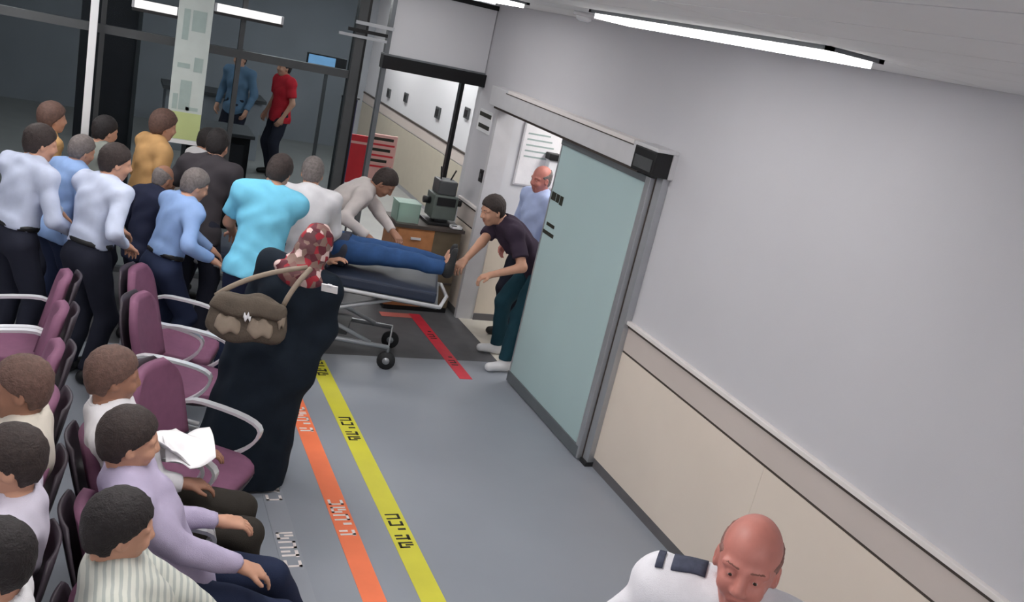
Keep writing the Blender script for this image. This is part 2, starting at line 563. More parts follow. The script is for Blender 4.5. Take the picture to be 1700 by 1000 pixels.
pbox('transom', -1.05, 0, 2.225, 2.345, 'blackm', -.06, .05)
pbox('transom_cap', -1.05, -.02, 2.345, 2.36, 'alu_dark', -.065, .05)
pbox('bulkhead_panel', -1.0, -.012, 2.36, 2.955, 'wall_far', -.02, .02)
pbox('top_rail', -1.05, 0, 2.955, 3.0, 'blackm')
pbox('mullion', -.235, -.20, 0, 2.225, 'blackm', -.035, .035)
pbox('pane', -.2, -.0, .05, 2.225, 'clear', -.005, .005)
pbox('pane', -1.0, -.235, .05, 2.225, 'clear', -.005, .005)
pbox('mullion', -1.04, -1.0, 0, 3.0, 'alu_dark', -.035, .035)
pbox('pane', -1.24, -1.04, .05, 3.0, 'clear', -.005, .005)
pbox('post', -1.34, -1.24, 0, 3.0, 'grey_pl', -.06, .06)
pbox('post_edge', -1.255, -1.235, 0, 3.0, 'blackm', -.065, .0)
for x0, x1 in ((-2.3, -1.34), (-3.4, -2.34), (-4.5, -3.44), (-5.6, -4.54), (-6.7, -5.64)):
    pbox('pane', x0, x1, .05, 2.07, 'tint', -.005, .005)
    pbox('upper_pane', x0, x1, 2.14, 3.0, 'tint', -.005, .005)
    pbox('mullion', x0-.04, x0, 0, 3.0, 'grey_pl', -.03, .03)
pbox('transom_bar', -6.74, -1.34, 2.07, 2.14, 'grey_pl', -.04, .04)
pbox('bottom_rail', -6.74, -1.34, 0, .05, 'alu_dark')
pbox('bracket', -1.50, -1.05, 2.45, 2.475, 'alu', -.08, -.06)
pbox('bracket', -1.42, -1.05, 2.50, 2.53, 'blackm', -.08, -.06)
pbox('bracket', -1.36, -1.0, 2.57, 2.60, 'alu', -.08, -.06)
# black hardware spots on the corridor wall beyond
for y, z in ((14.4, 1.40), (12.75, 1.43), (15.4, 1.32), (11.6, 1.62)):
    o = empty('wall_socket', (1.12, y, z))
    tag(o, {14.4: 'small dark wall box beyond the glass door, left of centre', 12.75: 'larger dark wall box beyond the glass door, right of centre',
            15.4: 'small dark wall box farthest left beyond the glass door', 11.6: 'small dark wall box beside the black door mullion'}[y], 'wall box')
    s = .075 if y != 12.75 else .085
    box('case', (-.03, -s*1.1, -s), (0, s*1.1, s), M['grey_pl'], o, .008)
    box('cover', (-.036, -s*.7, -s*.6), (-.03, s*.7, s*.6), M['black'], o)

# slim white post at the left and upper lights
o = empty('white_post', (-3.49, 8.36, 0))
tag(o, 'slim white square post in front of the dark glass at far left', 'post')
box('shaft', (-.03, -.03, 0), (.03, .03, 3.02), M['white_pl'], o, .004)
box('foot_plate', (-.07, -.07, 0), (.07, .07, .015), M['alu'], o)
for x0, x1, z, lab in ((-3.2, -2.87, 2.36, 'short white tube light left of the hanging banner'), (-2.56, -2.02, 2.46, 'longer white tube light right of the hanging banner')):
    o = empty('tube_light', ((x0+x1)/2, 8.42, z))
    tag(o, lab, 'tube light', 'tube lights on the glazed partition')
    l = (x1-x0)/2
    box('diffuser', (-l, -.035, -.03), (l, .03, .035), M['lamp_bar'], o, .006)
    box('shadow_bar', (-l-.015, -.045, -.055), (l+.015, .04, -.031), M['black'], o)  # black strip painted in for the shadow line under the tube
    box('end_cap', (l, -.036, -.031), (l+.02, .031, .036), M['alu'], o)
    box('end_cap', (-l-.02, -.036, -.031), (-l, .031, .036), M['alu'], o)

# hanging banner
o = empty('hanging_banner', (-2.735, 8.25, 1.31))
tag(o, 'tall pale hanging banner with a yellow-green bottom', 'banner')
box('cloth', (-.135, -.012, .0), (.135, .012, 1.70), M['banner'], o)
box('green_field', (-.134, -.0145, .02), (.134, -.0125, .25), M['banner_green'], o)
box('bottom_bar', (-.14, -.018, -.02), (.14, .018, .012), M['white_pl'], o)
for a, b, c, d in ((-.09, -.04, .85, 1.1), (-.06, .03, .27, .52), (.03, .1, .6, .72), (-.1, .0, .62, .66), (-.11, -.07, .27, .4), (.0, .1, .27, .30), (-.02, .09, .93, 1.1)):
    box('print_figure', (a, -.0145, c), (b, -.0122, d), M['banner_fig'], o)
for x in (-.1, .1):
    tube('cord', [[(x, 0, 1.70), (x, 0, 1.715)]], .004, M['alu'], o)

# ------------------------------------------------------------------ lobby furniture seen through the glass
o = empty('reception_desk', (-2.15, 10.6, 0))
tag(o, 'black desk standing in the dim lobby behind the dark glass', 'desk')
box('body', (-.36, -.3, .04), (.30, .3, 1.06), M['black'], o, .01)
box('top', (-.40, -.34, 1.06), (.34, .34, 1.10), M['grey_pl'], o, .005)
box('plinth', (-.33, -.27, 0), (.27, .27, .04), M['blackm'], o)
box('door_panel', (-.30, -.312, .1), (.24, -.3, .98), M['lobby_dark'], o)
o = empty('wall_screen', (-.95, 11.2, 1.93))
tag(o, 'small pale-blue lit screen in the lobby left of the red poster', 'screen')
box('case', (-.24, 0, -.10), (.24, .05, .11), M['black'], o, .005)
box('panel', (-.225, -.004, -.085), (.10, 0, .095), M['screen'], o)
box('stand', (.0, .02, -1.93), (.04, .05, -.1), M['grey_pl'], o)
box('foot', (-.2, -.1, -1.93), (.2, .2, -1.91), M['grey_pl'], o)
o = empty('dark_column', (-3.35, 11.0, 0))
tag(o, 'dark clad column in the lobby left of the banner', 'column')
box('shaft', (-.28, -.2, 0), (.28, .2, 3.0), M['lobby_dark'], o, .01)
box('edge_trim', (.27, -.215, 0), (.31, -.18, 3.0), M['grey_pl'], o)
box('base', (-.31, -.23, 0), (.31, .23, .12), M['black'], o)
o = empty('lobby_counter', (-.9, 14.8, 0))
tag(o, 'grey lobby counter far behind the dark glass', 'counter')
box('front', (-1.6, -.3, 0), (-.2, .3, .9), M['lobby_wall'], o, .01)
box('top', (-1.65, -.35, .9), (-.15, .35, .95), M['grey_pl'], o)
# red poster stand and violet roll-up right behind the partition
o = empty('poster_stand', (-.92, 9.2, 0))
tag(o, 'red and pink poster stand with dark text lines behind the glass door', 'poster stand')
box('red_panel', (-.20, -.015, .95), (.10, .015, 1.46), M['red'], o, .004)
box('pink_panel', (.10, -.014, .95), (.38, .014, 1.50), M['pink'], o)
box('pale_edge', (-.13, -.018, 1.37), (.08, -.0155, 1.395), M['pink'], o)
for k in range(3):
    box('text_line', (.115, -.0165, 1.44-.115*k), (.34-.02*k, -.0145, 1.47-.115*k), M['print_black'], o)
    box('red_line', (.105, -.0165, 1.385-.115*k), (.36, -.0145, 1.405-.115*k), M['red'], o)
tube('pole', [[(0, .03, .02), (0, .03, 1.4)]], .012, M['grey_pl'], o)
box('foot', (-.2, -.12, 0), (.2, .18, .02), M['grey_pl'], o)
o = empty('violet_curtain', (-1.19, 8.85, 0))
tag(o, 'violet fabric strip hanging behind the narrow glass pane', 'curtain')
sheet('cloth', lambda u, v: (-.07+.14*u, .02*math.sin(u*18), .1+1.75*v), 24, 4, .006, M['violet'], o)
tube('rod', [[(-.09, 0, 1.86), (.09, 0, 1.86)]], .01, M['grey_pl'], o)
tube('stand', [[(-.08, 0, 0), (-.08, 0, 1.86)]], .008, M['grey_pl'], o)

# ------------------------------------------------------------------ floor tapes with lettering
GLY = {  # blocky strokes in a unit cell (u along the text, v across)
    0: [((0, 0), (.18, 1)), ((0, .82), (.8, 1)), ((.62, 0), (.8, 1))],
    1: [((.1, .45), (.35, 1))],
    2: [((0, 0), (.75, .18)), ((.57, 0), (.75, 1)), ((.1, .82), (.75, 1))],
    3: [((.1, 0), (.3, 1))],
    4: [((0, .8), (.75, 1)), ((.45, .0), (.65, 1)), ((0, 0), (.2, .55))],
    5: [((0, 0), (.18, 1)), ((0, 0), (.8, .18)), ((.62, 0), (.8, .7)), ((.3, .45), (.5, 1))],
}


def tape(name, xc, w, y0, y1, m, label, groups, lm, seq, tl=.36, th=.085, axis='Y'):
    o = empty(name, (xc, (y0+y1)/2, 0))
    tag(o, label, 'floor tape')
    yc = (y0+y1)/2
    box('band', (-w/2, y0-yc, 0), (w/2, y1-yc, .002), m, o)
    for gy in groups:
        n = len(seq)
        cell = tl/n
        for i, g in enumerate(seq):
            ya = gy-yc+tl/2-cell*i
            bs = []
            for (u0_, v0_), (u1_, v1_) in GLY[g]:
                bs.append(((-th/2+th*v0_, ya-cell*u1_*.95, .002), (-th/2+th*v1_, ya-cell*u0_*.95, .0032)))
            boxes('letter', bs, lm, o)
    return o


tape('floor_tape', -1.677, .132, -2.5, 6.66, M['yellow'], 'yellow guide tape with black lettering running along the floor', (6.52, 5.47, 4.22, 2.97), M['print_black'], (0, 2, 1, 4, 5))
tape('floor_tape', -1.981, .122, -2.5, 6.66, M['orange'], 'orange guide tape with white lettering beside the yellow one', (5.60, 4.37, 3.14), M['print_white'], (2, 5, 0, 1, 4), .40, .088)
tape('floor_tape', -2.33, .12, -2.5, 6.66, M['grey_tape'], 'grey guide tape with white lettering nearest the seats', (4.72, 4.08, 2.9), M['print_white'], (5, 0, 4, 2), .34, .09)
rt = tape('floor_tape', -.462, .115, 6.40, 7.92, M['red_tape'], 'red guide tape turning left on the brown floor', (6.75, 7.35), M['print_black'], (1, 0, 3), .26, .06)
box('branch', (-.36, .64, 0), (-.0575, .755, .002), mat('faded_red_tape', (196, 108, 100), .6), rt)


# ------------------------------------------------------------------ waiting chairs
def make_chair():
    c = empty('waiting_chair')
    def back(u, v):
        # v up, u across; rounded top corners, hollow to the sitter
        z = .50+.42*v
        hw = .222*(1 if v < .55 else math.sqrt(max(0.02, 1-((v-.55)/.47)**2*.72)))
        y = (u-.5)*2*hw
        x = -.20-.10*v-.03*(1-(2*u-1)**2)
        return (x, y, z)
    b = sheet('backrest', back, 12, 12, .045, M['maroon'], c)
    sheet('back_shell', lambda u, v: (Vector(back(u, v))+Vector((-.052, 0, -.005))), 10, 10, .012, M['shell'], b)
    def seat(u, v):
        x = -.22+.46*v
        hw = .222*(1 if v < .7 else math.sqrt(max(.02, 1-((v-.7)/.32)**2*.6)))
        y = (u-.5)*2*hw
        z = .44-.02*(1-(2*u-1)**2) + .03*(1-v)**2 - .03*max(0, v-.75)*4*max(0, v-.75)
        return (x, y, z+.02)
    st = sheet('seat', seat, 12, 12, .05, M['maroon'], c)
    sheet('seat_shell', lambda u, v: (Vector(seat(u, v))*1.0+Vector((0, 0, -.056))), 8, 8, .01, M['shell'], st)
    for s in (-1, 1):
        y = s*.25
        path = bez((-.27, y, .50), (-.27, y, .68), (-.12, y, .675)) + bez((-.10, y, .675), (.20, y, .665), (.21, y, .60))[0:] + bez((.21, y, .59), (.20, y, .50), (.05, y, .41))
        bm = bmesh.new()
        pts = [Vector(p) for p in path]
        w_ = .02
        ring = []
        for i, p in enumerate(pts):
            d = (pts[min(i+1, len(pts)-1)]-pts[max(i-1, 0)]).normalized()
            nrm = d.cross(Vector((0, 1, 0))).normalized()
            ring.append([bm.verts.new(p+Vector((0, a*w_, 0))+nrm*b_*.008) for a, b_ in ((-1, -1), (1, -1), (1, 1), (-1, 1))])
        for A, B in zip(ring, ring[1:]):
            for k in range(4):
                bm.faces.new((A[k], A[(k+1) % 4], B[(k+1) % 4], B[k]))
        bm.faces.new(ring[0][::-1])
        bm.faces.new(ring[-1])
        bmesh.ops.recalc_face_normals(bm, faces=bm.faces)
        me = bpy.data.meshes.new('armrest')
        bm.to_mesh(me)
        bm.free()
        link('armrest', me, M['chrome'], c)
    box('beam', (-.06, -.27, .335), (.02, .27, .395), M['alu_dark'], c, .005)
    for s in (-1, 1):
        tube('leg', [[(-.02, s*.2, .34), (-.02, s*.2, .03)], [(-.26, s*.2, .012), (-.02, s*.2, .045), (.24, s*.2, .012)]], .018, M['chrome'], c)
    return c


chair0 = make_chair()
R1X, R2X = -3.06, -3.80
row1 = [(1.97, 'maroon waiting chair at the bottom left, nearest the viewpoint'), (2.53, 'maroon waiting chair under the man in the pale striped shirt'), (3.08, 'maroon waiting chair under the man in the lavender shirt'),
        (3.63, 'maroon waiting chair under the man holding white papers'), (4.18, 'empty maroon waiting chair left of the woman in black'),
        (5.22, 'maroon waiting chair in shade behind the empty one'), (5.75, 'maroon waiting chair with bright steel armrests beside the man in the blue shirt')]
row2 = [(2.35, 'maroon chair facing left under the nearest man at the left edge'), (2.89, 'maroon chair facing left under the second man at the left edge'), (3.43, 'maroon chair facing left under the brown-haired man'),
        (3.97, 'empty maroon chair facing left beside the brown-haired man'), (4.51, 'second empty maroon chair facing left along the back-to-back row'), (5.05, 'third empty maroon chair facing left along the back-to-back row'),
        (5.6, 'farthest maroon chair of the row facing left')]
first = True
for x, rz, row, grp in ((R1X, 0., row1, 'waiting chairs facing the corridor'), (R2X, math.pi, row2, 'waiting chairs facing left')):
    for y, lab in row:
        c = chair0 if first else copy_tree(chair0)
        first = False
        c.location = (x if (y < 4 or rz) else -2.84, y, 0)
        c.rotation_euler = (0, 0, rz if (y < 4 or rz) else math.radians(-32 if y < 5 else -18))
        tag(c, lab, 'chair', grp)


# ------------------------------------------------------------------ people: implicit surfaces meshed by surface nets
V3 = lambda *a: np.array(a, float)


def nrm(v):
    v = np.array(v, float)
    return v/np.linalg.norm(v)


class Field:
    def __init__(s, lo, hi, h):
        s.h = h
        s.lo = np.array(lo, float)-3*h
        n = np.ceil((np.array(hi)-s.lo)/h).astype(int)+4
        s.D = np.full(n, 1., np.float32)
        s.ax = [(s.lo[i]+np.arange(n[i])*h).astype(np.float32) for i in range(3)]

    def sub(s, a, b, m):
        sl = []
        for i in range(3):
            i0 = int(max(0, math.floor((min(a[i], b[i])-m-s.lo[i])/s.h)))
            i1 = int(min(s.D.shape[i], math.ceil((max(a[i], b[i])+m-s.lo[i])/s.h)+1))
            if i1 <= i0:
                return None, None
            sl.append(slice(i0, i1))
        return tuple(sl), (s.ax[0][sl[0]][:, None, None], s.ax[1][sl[1]][None, :, None], s.ax[2][sl[2]][None, None, :])

    def put(s, sl, d, k, op):
        A = s.D[sl]
        if op == 'add':
            if k > 0:
                h = np.clip(.5+.5*(A-d)/k, 0, 1)
                s.D[sl] = A*(1-h)+d*h-k*h*(1-h)
            else:
                s.D[sl] = np.minimum(A, d)
        else:
            d = -d
            if k > 0:
                h = np.clip(.5-.5*(A-d)/k, 0, 1)
                s.D[sl] = A*(1-h)+d*h+k*h*(1-h)
            else:
                s.D[sl] = np.maximum(A, d)

    def cone(s, a, b, ra, rb, k=.03, op='add', flat=False):
        a, b = np.array(a, float), np.array(b, float)
        sl, P = s.sub(a, b, max(ra, rb)+.06)
        if sl is None:
            return
        ab = b-a
        L2 = max(1e-9, ab@ab)
        q = [P[i]-np.float32(a[i]) for i in range(3)]
        t0 = (q[0]*ab[0]+q[1]*ab[1]+q[2]*ab[2])/L2
        t = np.clip(t0, 0, 1)
        d = np.sqrt((q[0]-t*ab[0])**2+(q[1]-t*ab[1])**2+(q[2]-t*ab[2])**2)-(ra+(rb-ra)*t)
        if flat:
            d = np.maximum(d, (t0-1)*math.sqrt(L2))
        s.put(sl, d.astype(np.float32), k, op)

    def ell(s, c, r, B=None, k=.03, op='add'):
        c = np.array(c, float)
        m = max(r)+.06
        sl, P = s.sub(c, c, m)
        if sl is None:
            return
        q = [P[i]-np.float32(c[i]) for i in range(3)]
        if B is None:
            B = np.eye(3)
        loc = [q[0]*B[j][0]+q[1]*B[j][1]+q[2]*B[j][2] for j in range(3)]
        k0 = np.sqrt(sum((loc[j]/r[j])**2 for j in range(3)))
        k1 = np.sqrt(sum((loc[j]/r[j]**2)**2 for j in range(3)))
        d = k0*(k0-1)/np.maximum(k1, 1e-6)
        s.put(sl, d.astype(np.float32), k, op)

    def clip(s, p0, n):
        """keep the side where n.(p-p0) < 0"""
        d = ((s.ax[0]-p0[0])*n[0])[:, None, None]+((s.ax[1]-p0[1])*n[1])[None, :, None]+((s.ax[2]-p0[2])*n[2])[None, None, :]
        s.D = np.maximum(s.D, d.astype(np.float32))

    def clip2(s, A, B1, B2):
        """keep what lies behind plane A, or behind both B planes"""
        def pl(pn):
            p0, n = pn
            return ((s.ax[0]-p0[0])*n[0])[:, None, None]+((s.ax[1]-p0[1])*n[1])[None, :, None]+((s.ax[2]-p0[2])*n[2])[None, None, :]
        s.D = np.maximum(s.D, np.minimum(pl(A), np.maximum(pl(B1), pl(B2))).astype(np.float32))

    def folds(s, amp, f=1.):
        X, Y, Z = s.ax[0][:, None, None]*f, s.ax[1][None, :, None]*f, s.ax[2][None, None, :]*f
        s.D = s.D + amp*(np.sin(X*31+2*np.sin(Z*13+Y*5))*np.sin(Z*27+Y*19+X*9)+.6*np.sin(Y*43+Z*17+np.sin(X*29)*1.5)).astype(np.float32)

    def mesh(s):
        D = s.D
        I = D < 0
        n = I.astype(np.int8)
        c = sum(n[i:n.shape[0]-1+i, j:n.shape[1]-1+j, k:n.shape[2]-1+k] for i in (0, 1) for j in (0, 1) for k in (0, 1))
        act = np.argwhere((c > 0) & (c < 8))
        if len(act) == 0:
            return np.zeros((0, 3)), np.zeros((0, 4), int)
        offs = [(i, j, k) for i in (0, 1) for j in (0, 1) for k in (0, 1)]
        vals = {o: D[act[:, 0]+o[0], act[:, 1]+o[1], act[:, 2]+o[2]] for o in offs}
        acc = np.zeros((len(act), 3))
        cnt = np.zeros(len(act))
        for o in offs:
            for a in range(3):
                if o[a] == 0:
                    p = list(o)
                    p[a] = 1
                    v0, v1 = vals[o], vals[tuple(p)]
                    mk = (v0 < 0) != (v1 < 0)
                    t = np.where(mk, v0/np.where(mk, v0-v1, 1), 0)
                    pt_ = np.array(o, float)[None, :].repeat(len(act), 0)
                    pt_[:, a] += t
                    acc += pt_*mk[:, None]
                    cnt += mk
        verts = (act+acc/cnt[:, None])*s.h+s.lo
        ids = np.full(c.shape, -1, np.int64)
        ids[act[:, 0], act[:, 1], act[:, 2]] = np.arange(len(act))
        faces = []
        for a in range(3):
            b, d = (a+1) % 3, (a+2) % 3
            sl0 = [slice(None)]*3
            sl1 = [slice(None)]*3
            sl0[a] = slice(0, -1)
            sl1[a] = slice(1, None)
            ch = I[tuple(sl0)] != I[tuple(sl1)]
            e = np.argwhere(ch)
            mk = (e[:, b] > 0) & (e[:, d] > 0) & (e[:, b] < D.shape[b]-1) & (e[:, d] < D.shape[d]-1)
            e = e[mk]
            def cid(db, dd):
                q = e.copy()
                q[:, b] += db
                q[:, d] += dd
                return ids[q[:, 0], q[:, 1], q[:, 2]]
            f = np.stack([cid(-1, -1), cid(0, -1), cid(0, 0), cid(-1, 0)], 1)
            ins = I[e[:, 0], e[:, 1], e[:, 2]]
            f[~ins] = f[~ins][:, ::-1]
            faces.append(f)
        return verts, np.concatenate(faces)


def mesh_obj(name, parts, m, parent, org, smooth=True):
    vs, fs, n = [], [], 0
    for v, f in parts:
        vs.append(v-org)
        fs.append(f+n)
        n += len(v)
    v = np.concatenate(vs)
    f = np.concatenate(fs)
    me = bpy.data.meshes.new(name)
    me.vertices.add(len(v))
    me.vertices.foreach_set('co', v.astype(np.float32).ravel())
    me.loops.add(len(f)*4)
    me.loops.foreach_set('vertex_index', f.astype(np.int32).ravel())
    me.polygons.add(len(f))
    me.polygons.foreach_set('loop_start', np.arange(0, len(f)*4, 4, dtype=np.int32))
    me.polygons.foreach_set('use_smooth', np.ones(len(f), bool))
    me.update(calc_edges=True)
    me.validate()
    return link(name, me, m, parent)


def ik(a, c, l1, l2, pole):
    a, c = np.array(a, float), np.array(c, float)
    d = np.linalg.norm(c-a)
    mx = (l1+l2)*.999
    if d > mx:
        c = a+(c-a)/d*mx
        d = mx
    x = (l1*l1-l2*l2+d*d)/(2*d)
    h = math.sqrt(max(0, l1*l1-x*x))
    u = (c-a)/d
    p = np.array(pole, float)
    p = nrm(p-u*(p@u))
    return a+u*x+p*h, c


SKIN = {
    'tan': mat('skin_tan', (196, 148, 124), .55, var=.06, scale=18),
    'light': mat('skin_light', (205, 150, 136), .5, var=.07, scale=22),
    'ruddy': mat('skin_ruddy', (192, 123, 112), .45, var=.08, scale=22),
    'brown': mat('skin_brown', (150, 108, 88), .55, var=.06, scale=18),
}
HAIR = {
    'black': mat('hair_black', (34, 29, 30), .65, var=.3, scale=60, bump=.5, bscale=160),
    'dark': mat('hair_dark_brown', (50, 40, 38), .65, var=.3, scale=60, bump=.5, bscale=160),
    'brown': mat('hair_brown', (96, 72, 64), .65, var=.25, scale=60, bump=.5, bscale=160),
    'stubble': mat('hair_stubble', (140, 102, 94), .65, var=.25, scale=60, bump=.5, bscale=160),
    'grey': mat('hair_grey', (112, 104, 102), .65, var=.25, scale=60, bump=.5, bscale=160),
}


def fab(name, col, **k):
    return mat(name, col, .85, var=k.get('var', .06), scale=12, bump=.25, bscale=350, spec=.15)


BROW = mat('brow_hair', (128, 84, 74), .7, var=.2, scale=80)
EYE_W, EYE_D, LIP = mat('eye_white', (196, 180, 172), .3), mat('eye_dark', (40, 28, 22), .2), mat('lip_pink', (172, 104, 96), .5)


def person(label, pos, th, s=1., pz=None, pfw=0., lean=0., side=0., headyaw=0., headpitch=0., headroll=0., LW=None, RW=None, LA=None, RA=None,
           LE=None, RE=None, curl=.35, world=True, shirt=None, sleeve='long', hem=.12, loose=.016, pants=None, shoes=None, hair='black',
           hairstyle='short', skin='tan', res=.015, face=False, belly=0., collar=True, belt=None, group=None, PEL=None, up=None, kneepole=None,
           dress=None, hands=True, elbow=None):
    org = V3(pos[0], pos[1], 0)
    a = math.radians(th)
    f0, l0, z0 = V3(math.cos(a), math.sin(a), 0), V3(-math.sin(a), math.cos(a), 0), V3(0, 0, 1)
    root = empty('person', tuple(org))
    tag(root, label, 'person', group)
    P = org+f0*pfw+z0*((.93*s) if pz is None else pz)
    if PEL is not None:
        P = np.array(PEL, float)
    ln, sd = math.radians(lean), math.radians(side)
    u = nrm(z0*math.cos(ln)+f0*math.sin(ln)+l0*math.tan(sd)) if up is None else nrm(up)
    l = nrm(l0-u*(l0@u))
    f = np.cross(l, u)
    B = np.array([f, l, u])
    # head frame
    hy, hp, hr = math.radians(headyaw), math.radians(headpitch), math.radians(headroll)
    bf, bu = (f0, z0) if up is None else (f, u)
    bl = np.cross(bu, bf)
    hf = nrm(bf*math.cos(hy)+bl*math.sin(hy))
    hl = np.cross(bu, hf)
    hf, hu = nrm(hf*math.cos(hp)-bu*math.sin(hp)), None
    hu = np.cross(hf, hl)
    hl, hu = nrm(hl*math.cos(hr)+hu*math.sin(hr)), nrm(hu*math.cos(hr)-hl*math.sin(hr))
    HB = np.array([hf, hl, hu])
    N = P+u*.53*s
    nk = nrm(u*.6+hu*.4+f*.15)
    HC = N+nk*.135*s+hf*.02*s
    sh = [P+u*.47*s+l*.18*s, P+u*.47*s-l*.18*s]
    hip = [P-u*.03*s+l*.09*s, P-u*.03*s-l*.09*s]
    def tow(p):
        p = np.array(p, float)
        return p if world else org+f0*p[0]+l0*p[1]+z0*p[2]
    wr_ = [tow(LW) if LW is not None else sh[0]+(-z0*.5+f0*.1+l0*.06)*s, tow(RW) if RW is not None else sh[1]+(-z0*.5+f0*.1-l0*.06)*s]
    an = [tow(LA) if LA is not None else V3(*hip[0][:2], 0)+z0*.085*s+l0*.02, tow(RA) if RA is not None else V3(*hip[1][:2], 0)+z0*.085*s-l0*.02]
    el, kn = [], []
    for i, sg in enumerate((1, -1)):
        ep = elbow if elbow is not None else (-f0*.7+l0*sg*.55-z0*.5)
        e, w_ = ik(sh[i], wr_[i], .29*s, .255*s, ep)
        el.append(e)
        wr_[i] = w_
        k_, an_ = ik(hip[i], an[i], .43*s, .415*s, f0+z0*.2+l0*.12*sg if kneepole is None else kneepole)
        kn.append(k_)
        an[i] = an_
    pts = np.array([P, N, HC, *sh, *el, *wr_, *hip, *kn, *an])
    lo, hi = pts.min(0)-.2, pts.max(0)+.2

    def torso(F, g=0.):
        F.ell(P, (.115*s+g+belly*.3, .165*s+g, .125*s+g), B)
        F.ell(P+u*.14*s+f*belly*.5, (.11*s+g+belly, .148*s+g+belly*.6, .14*s+g), B, .05)
        F.ell(P+u*.33*s+f*.005, (.118*s+g, .165*s+g, .17*s+g), B, .05)
        F.ell(P+u*.43*s-f*.005, (.09*s+g, .165*s+g, .085*s+g), B, .05)
        F.cone(sh[0], sh[1], .056*s+g, .056*s+g, .05)
        F.cone(sh[0]-u*.0, P+u*.51*s, .05*s+g, .055*s+g, .05)
        F.cone(sh[1]-u*.0, P+u*.51*s, .05*s+g, .055*s+g, .05)

    # ---- body
    F = Field(lo, hi, res)
    torso(F)
    F.cone(P+u*.47*s, HC-hu*.03*s-hf*.01*s, .062*s, .053*s, .03)
    for i in (0, 1):
        F.cone(sh[i], el[i], .05*s, .04*s)
        F.cone(el[i], wr_[i], .041*s, .027*s, .02)
        F.cone(hip[i], kn[i], .085*s, .058*s)
        F.cone(kn[i], an[i], .056*s, .036*s, .02)
        toe = nrm(f0+l0*(.15 if i == 0 else -.15)) if an[i][2] < .3 else nrm(z0+.2*f0)
        F.cone(an[i]-z0*.03*s, an[i]-z0*.045*s+toe*.15*s, .036*s, .028*s)
    parts = [F.mesh()]
    # ---- head (finer grid)
    hs = .97*s
    q = lambda x, y, z: HC+(hf*x+hl*y+hu*z)*hs
    hres = .0055 if face else .0085
    F = Field(HC-.2*s, HC+.2*s, hres)
    F.ell(q(-.012, 0, .03), (.1*hs, .078*hs, .098*hs), HB)
    F.ell(q(.022, 0, -.045), (.068*hs, .06*hs, .078*hs), HB, .04)
    F.ell(q(.055, 0, -.102), (.026*hs, .03*hs, .022*hs), HB, .03)
    for sg in (1, -1):
        F.ell(q(.072, .034*sg, -.035), (.022*hs, .026*hs, .026*hs), HB, .02)
        F.cone(q(.083, .012*sg, .022), q(.07, .052*sg, .02), .010*hs, .010*hs, .015)
        F.ell(q(.094, .032*sg, .002), (.014*hs, .019*hs, .011*hs), HB, .012, 'sub')
        F.ell(q(.075, .032*sg, .0), (.014*hs, .015*hs, .013*hs), HB, .006)
        F.ell(q(-.005, .078*sg, -.012), (.02*hs, .011*hs, .033*hs), HB, .01)
        F.ell(q(.002, .086*sg, -.008), (.01*hs, .007*hs, .018*hs), HB, .006, 'sub')
        F.ell(q(.096, .012*sg, -.036), (.012*hs, .010*hs, .009*hs), HB, .008)
    F.cone(q(.088, 0, .012), q(.108, 0, -.03), .010*hs, .0135*hs, .012)
    F.cone(q(.084, .018, -.066), q(.084, -.018, -.066), .009*hs, .009*hs, .008)
    F.cone(q(.082, .015, -.08), q(.082, -.015, -.08), .009*hs, .009*hs, .008)
    F.cone(q(.096, .022, -.073), q(.096, -.022, -.073), .003*hs, .003*hs, .004, 'sub')
    F.cone(q(-.02, 0, -.06), N-u*.02*s, .054*hs, .06*hs, .03)
    parts.append(F.mesh())
    # ---- hands
    if hands:
        for i, sg in enumerate((1, -1)):
            d = nrm(wr_[i]-el[i])
            ref = nrm(np.cross(d, z0)) if abs(d[2]) < .9 else l0*sg
            # palm faces down / inward
            pn = nrm(-z0-d*(-z0@d)) if abs(d[2]) < .8 else nrm(-l0*sg-d*(-l0*sg@d))
            t = np.cross(pn, d)*(-sg)       # thumb side
            t = nrm(t)
            W = wr_[i]
            hh = .0055 if face else .007
            F = Field(W+d*.08-.14, W+d*.08+.14, hh)
            F.cone(W-d*.05, W+d*.01, .029*s, .026*s)
            for k in range(4):
                off = (.031-.0205*k)*s
                base = W+d*(.088-.004*abs(k-1.2))*s+t*off
                F.cone(W+d*.012*s+t*off*.5, base, .019*s, .0135*s, .014)
                ln_ = (.074, .082, .076, .06)[k]*s
                spread = t*(.12-.08*k)
                p0, ang = base, .12
                for j, fr in enumerate((.45, .31, .24)):
                    ang += curl*(1.1 if j else .7)
                    dr = nrm((d+spread*.6)*math.cos(ang)+pn*math.sin(ang))
                    p1 = p0+dr*ln_*fr
                    F.cone(p0, p1, (.0092-.0007*j)*s, (.0086-.0007*j)*s, .004)
                    p0 = p1
            tb = W+d*.028*s+t*.026*s
            t1_ = tb+nrm(t*.75+d*.6+pn*.25)*.042*s
            t2_ = t1_+nrm(t*.25+d*.9+pn*.35)*.032*s
            F.cone(W+d*.02*s, tb, .018*s, .015*s, .012)
            F.cone(tb, t1_, .0135*s, .0112*s, .01)
            F.cone(t1_, t2_, .011*s, .009*s, .004)
            parts.append(F.mesh())
    body = mesh_obj('body', parts, SKIN[skin], root, org)
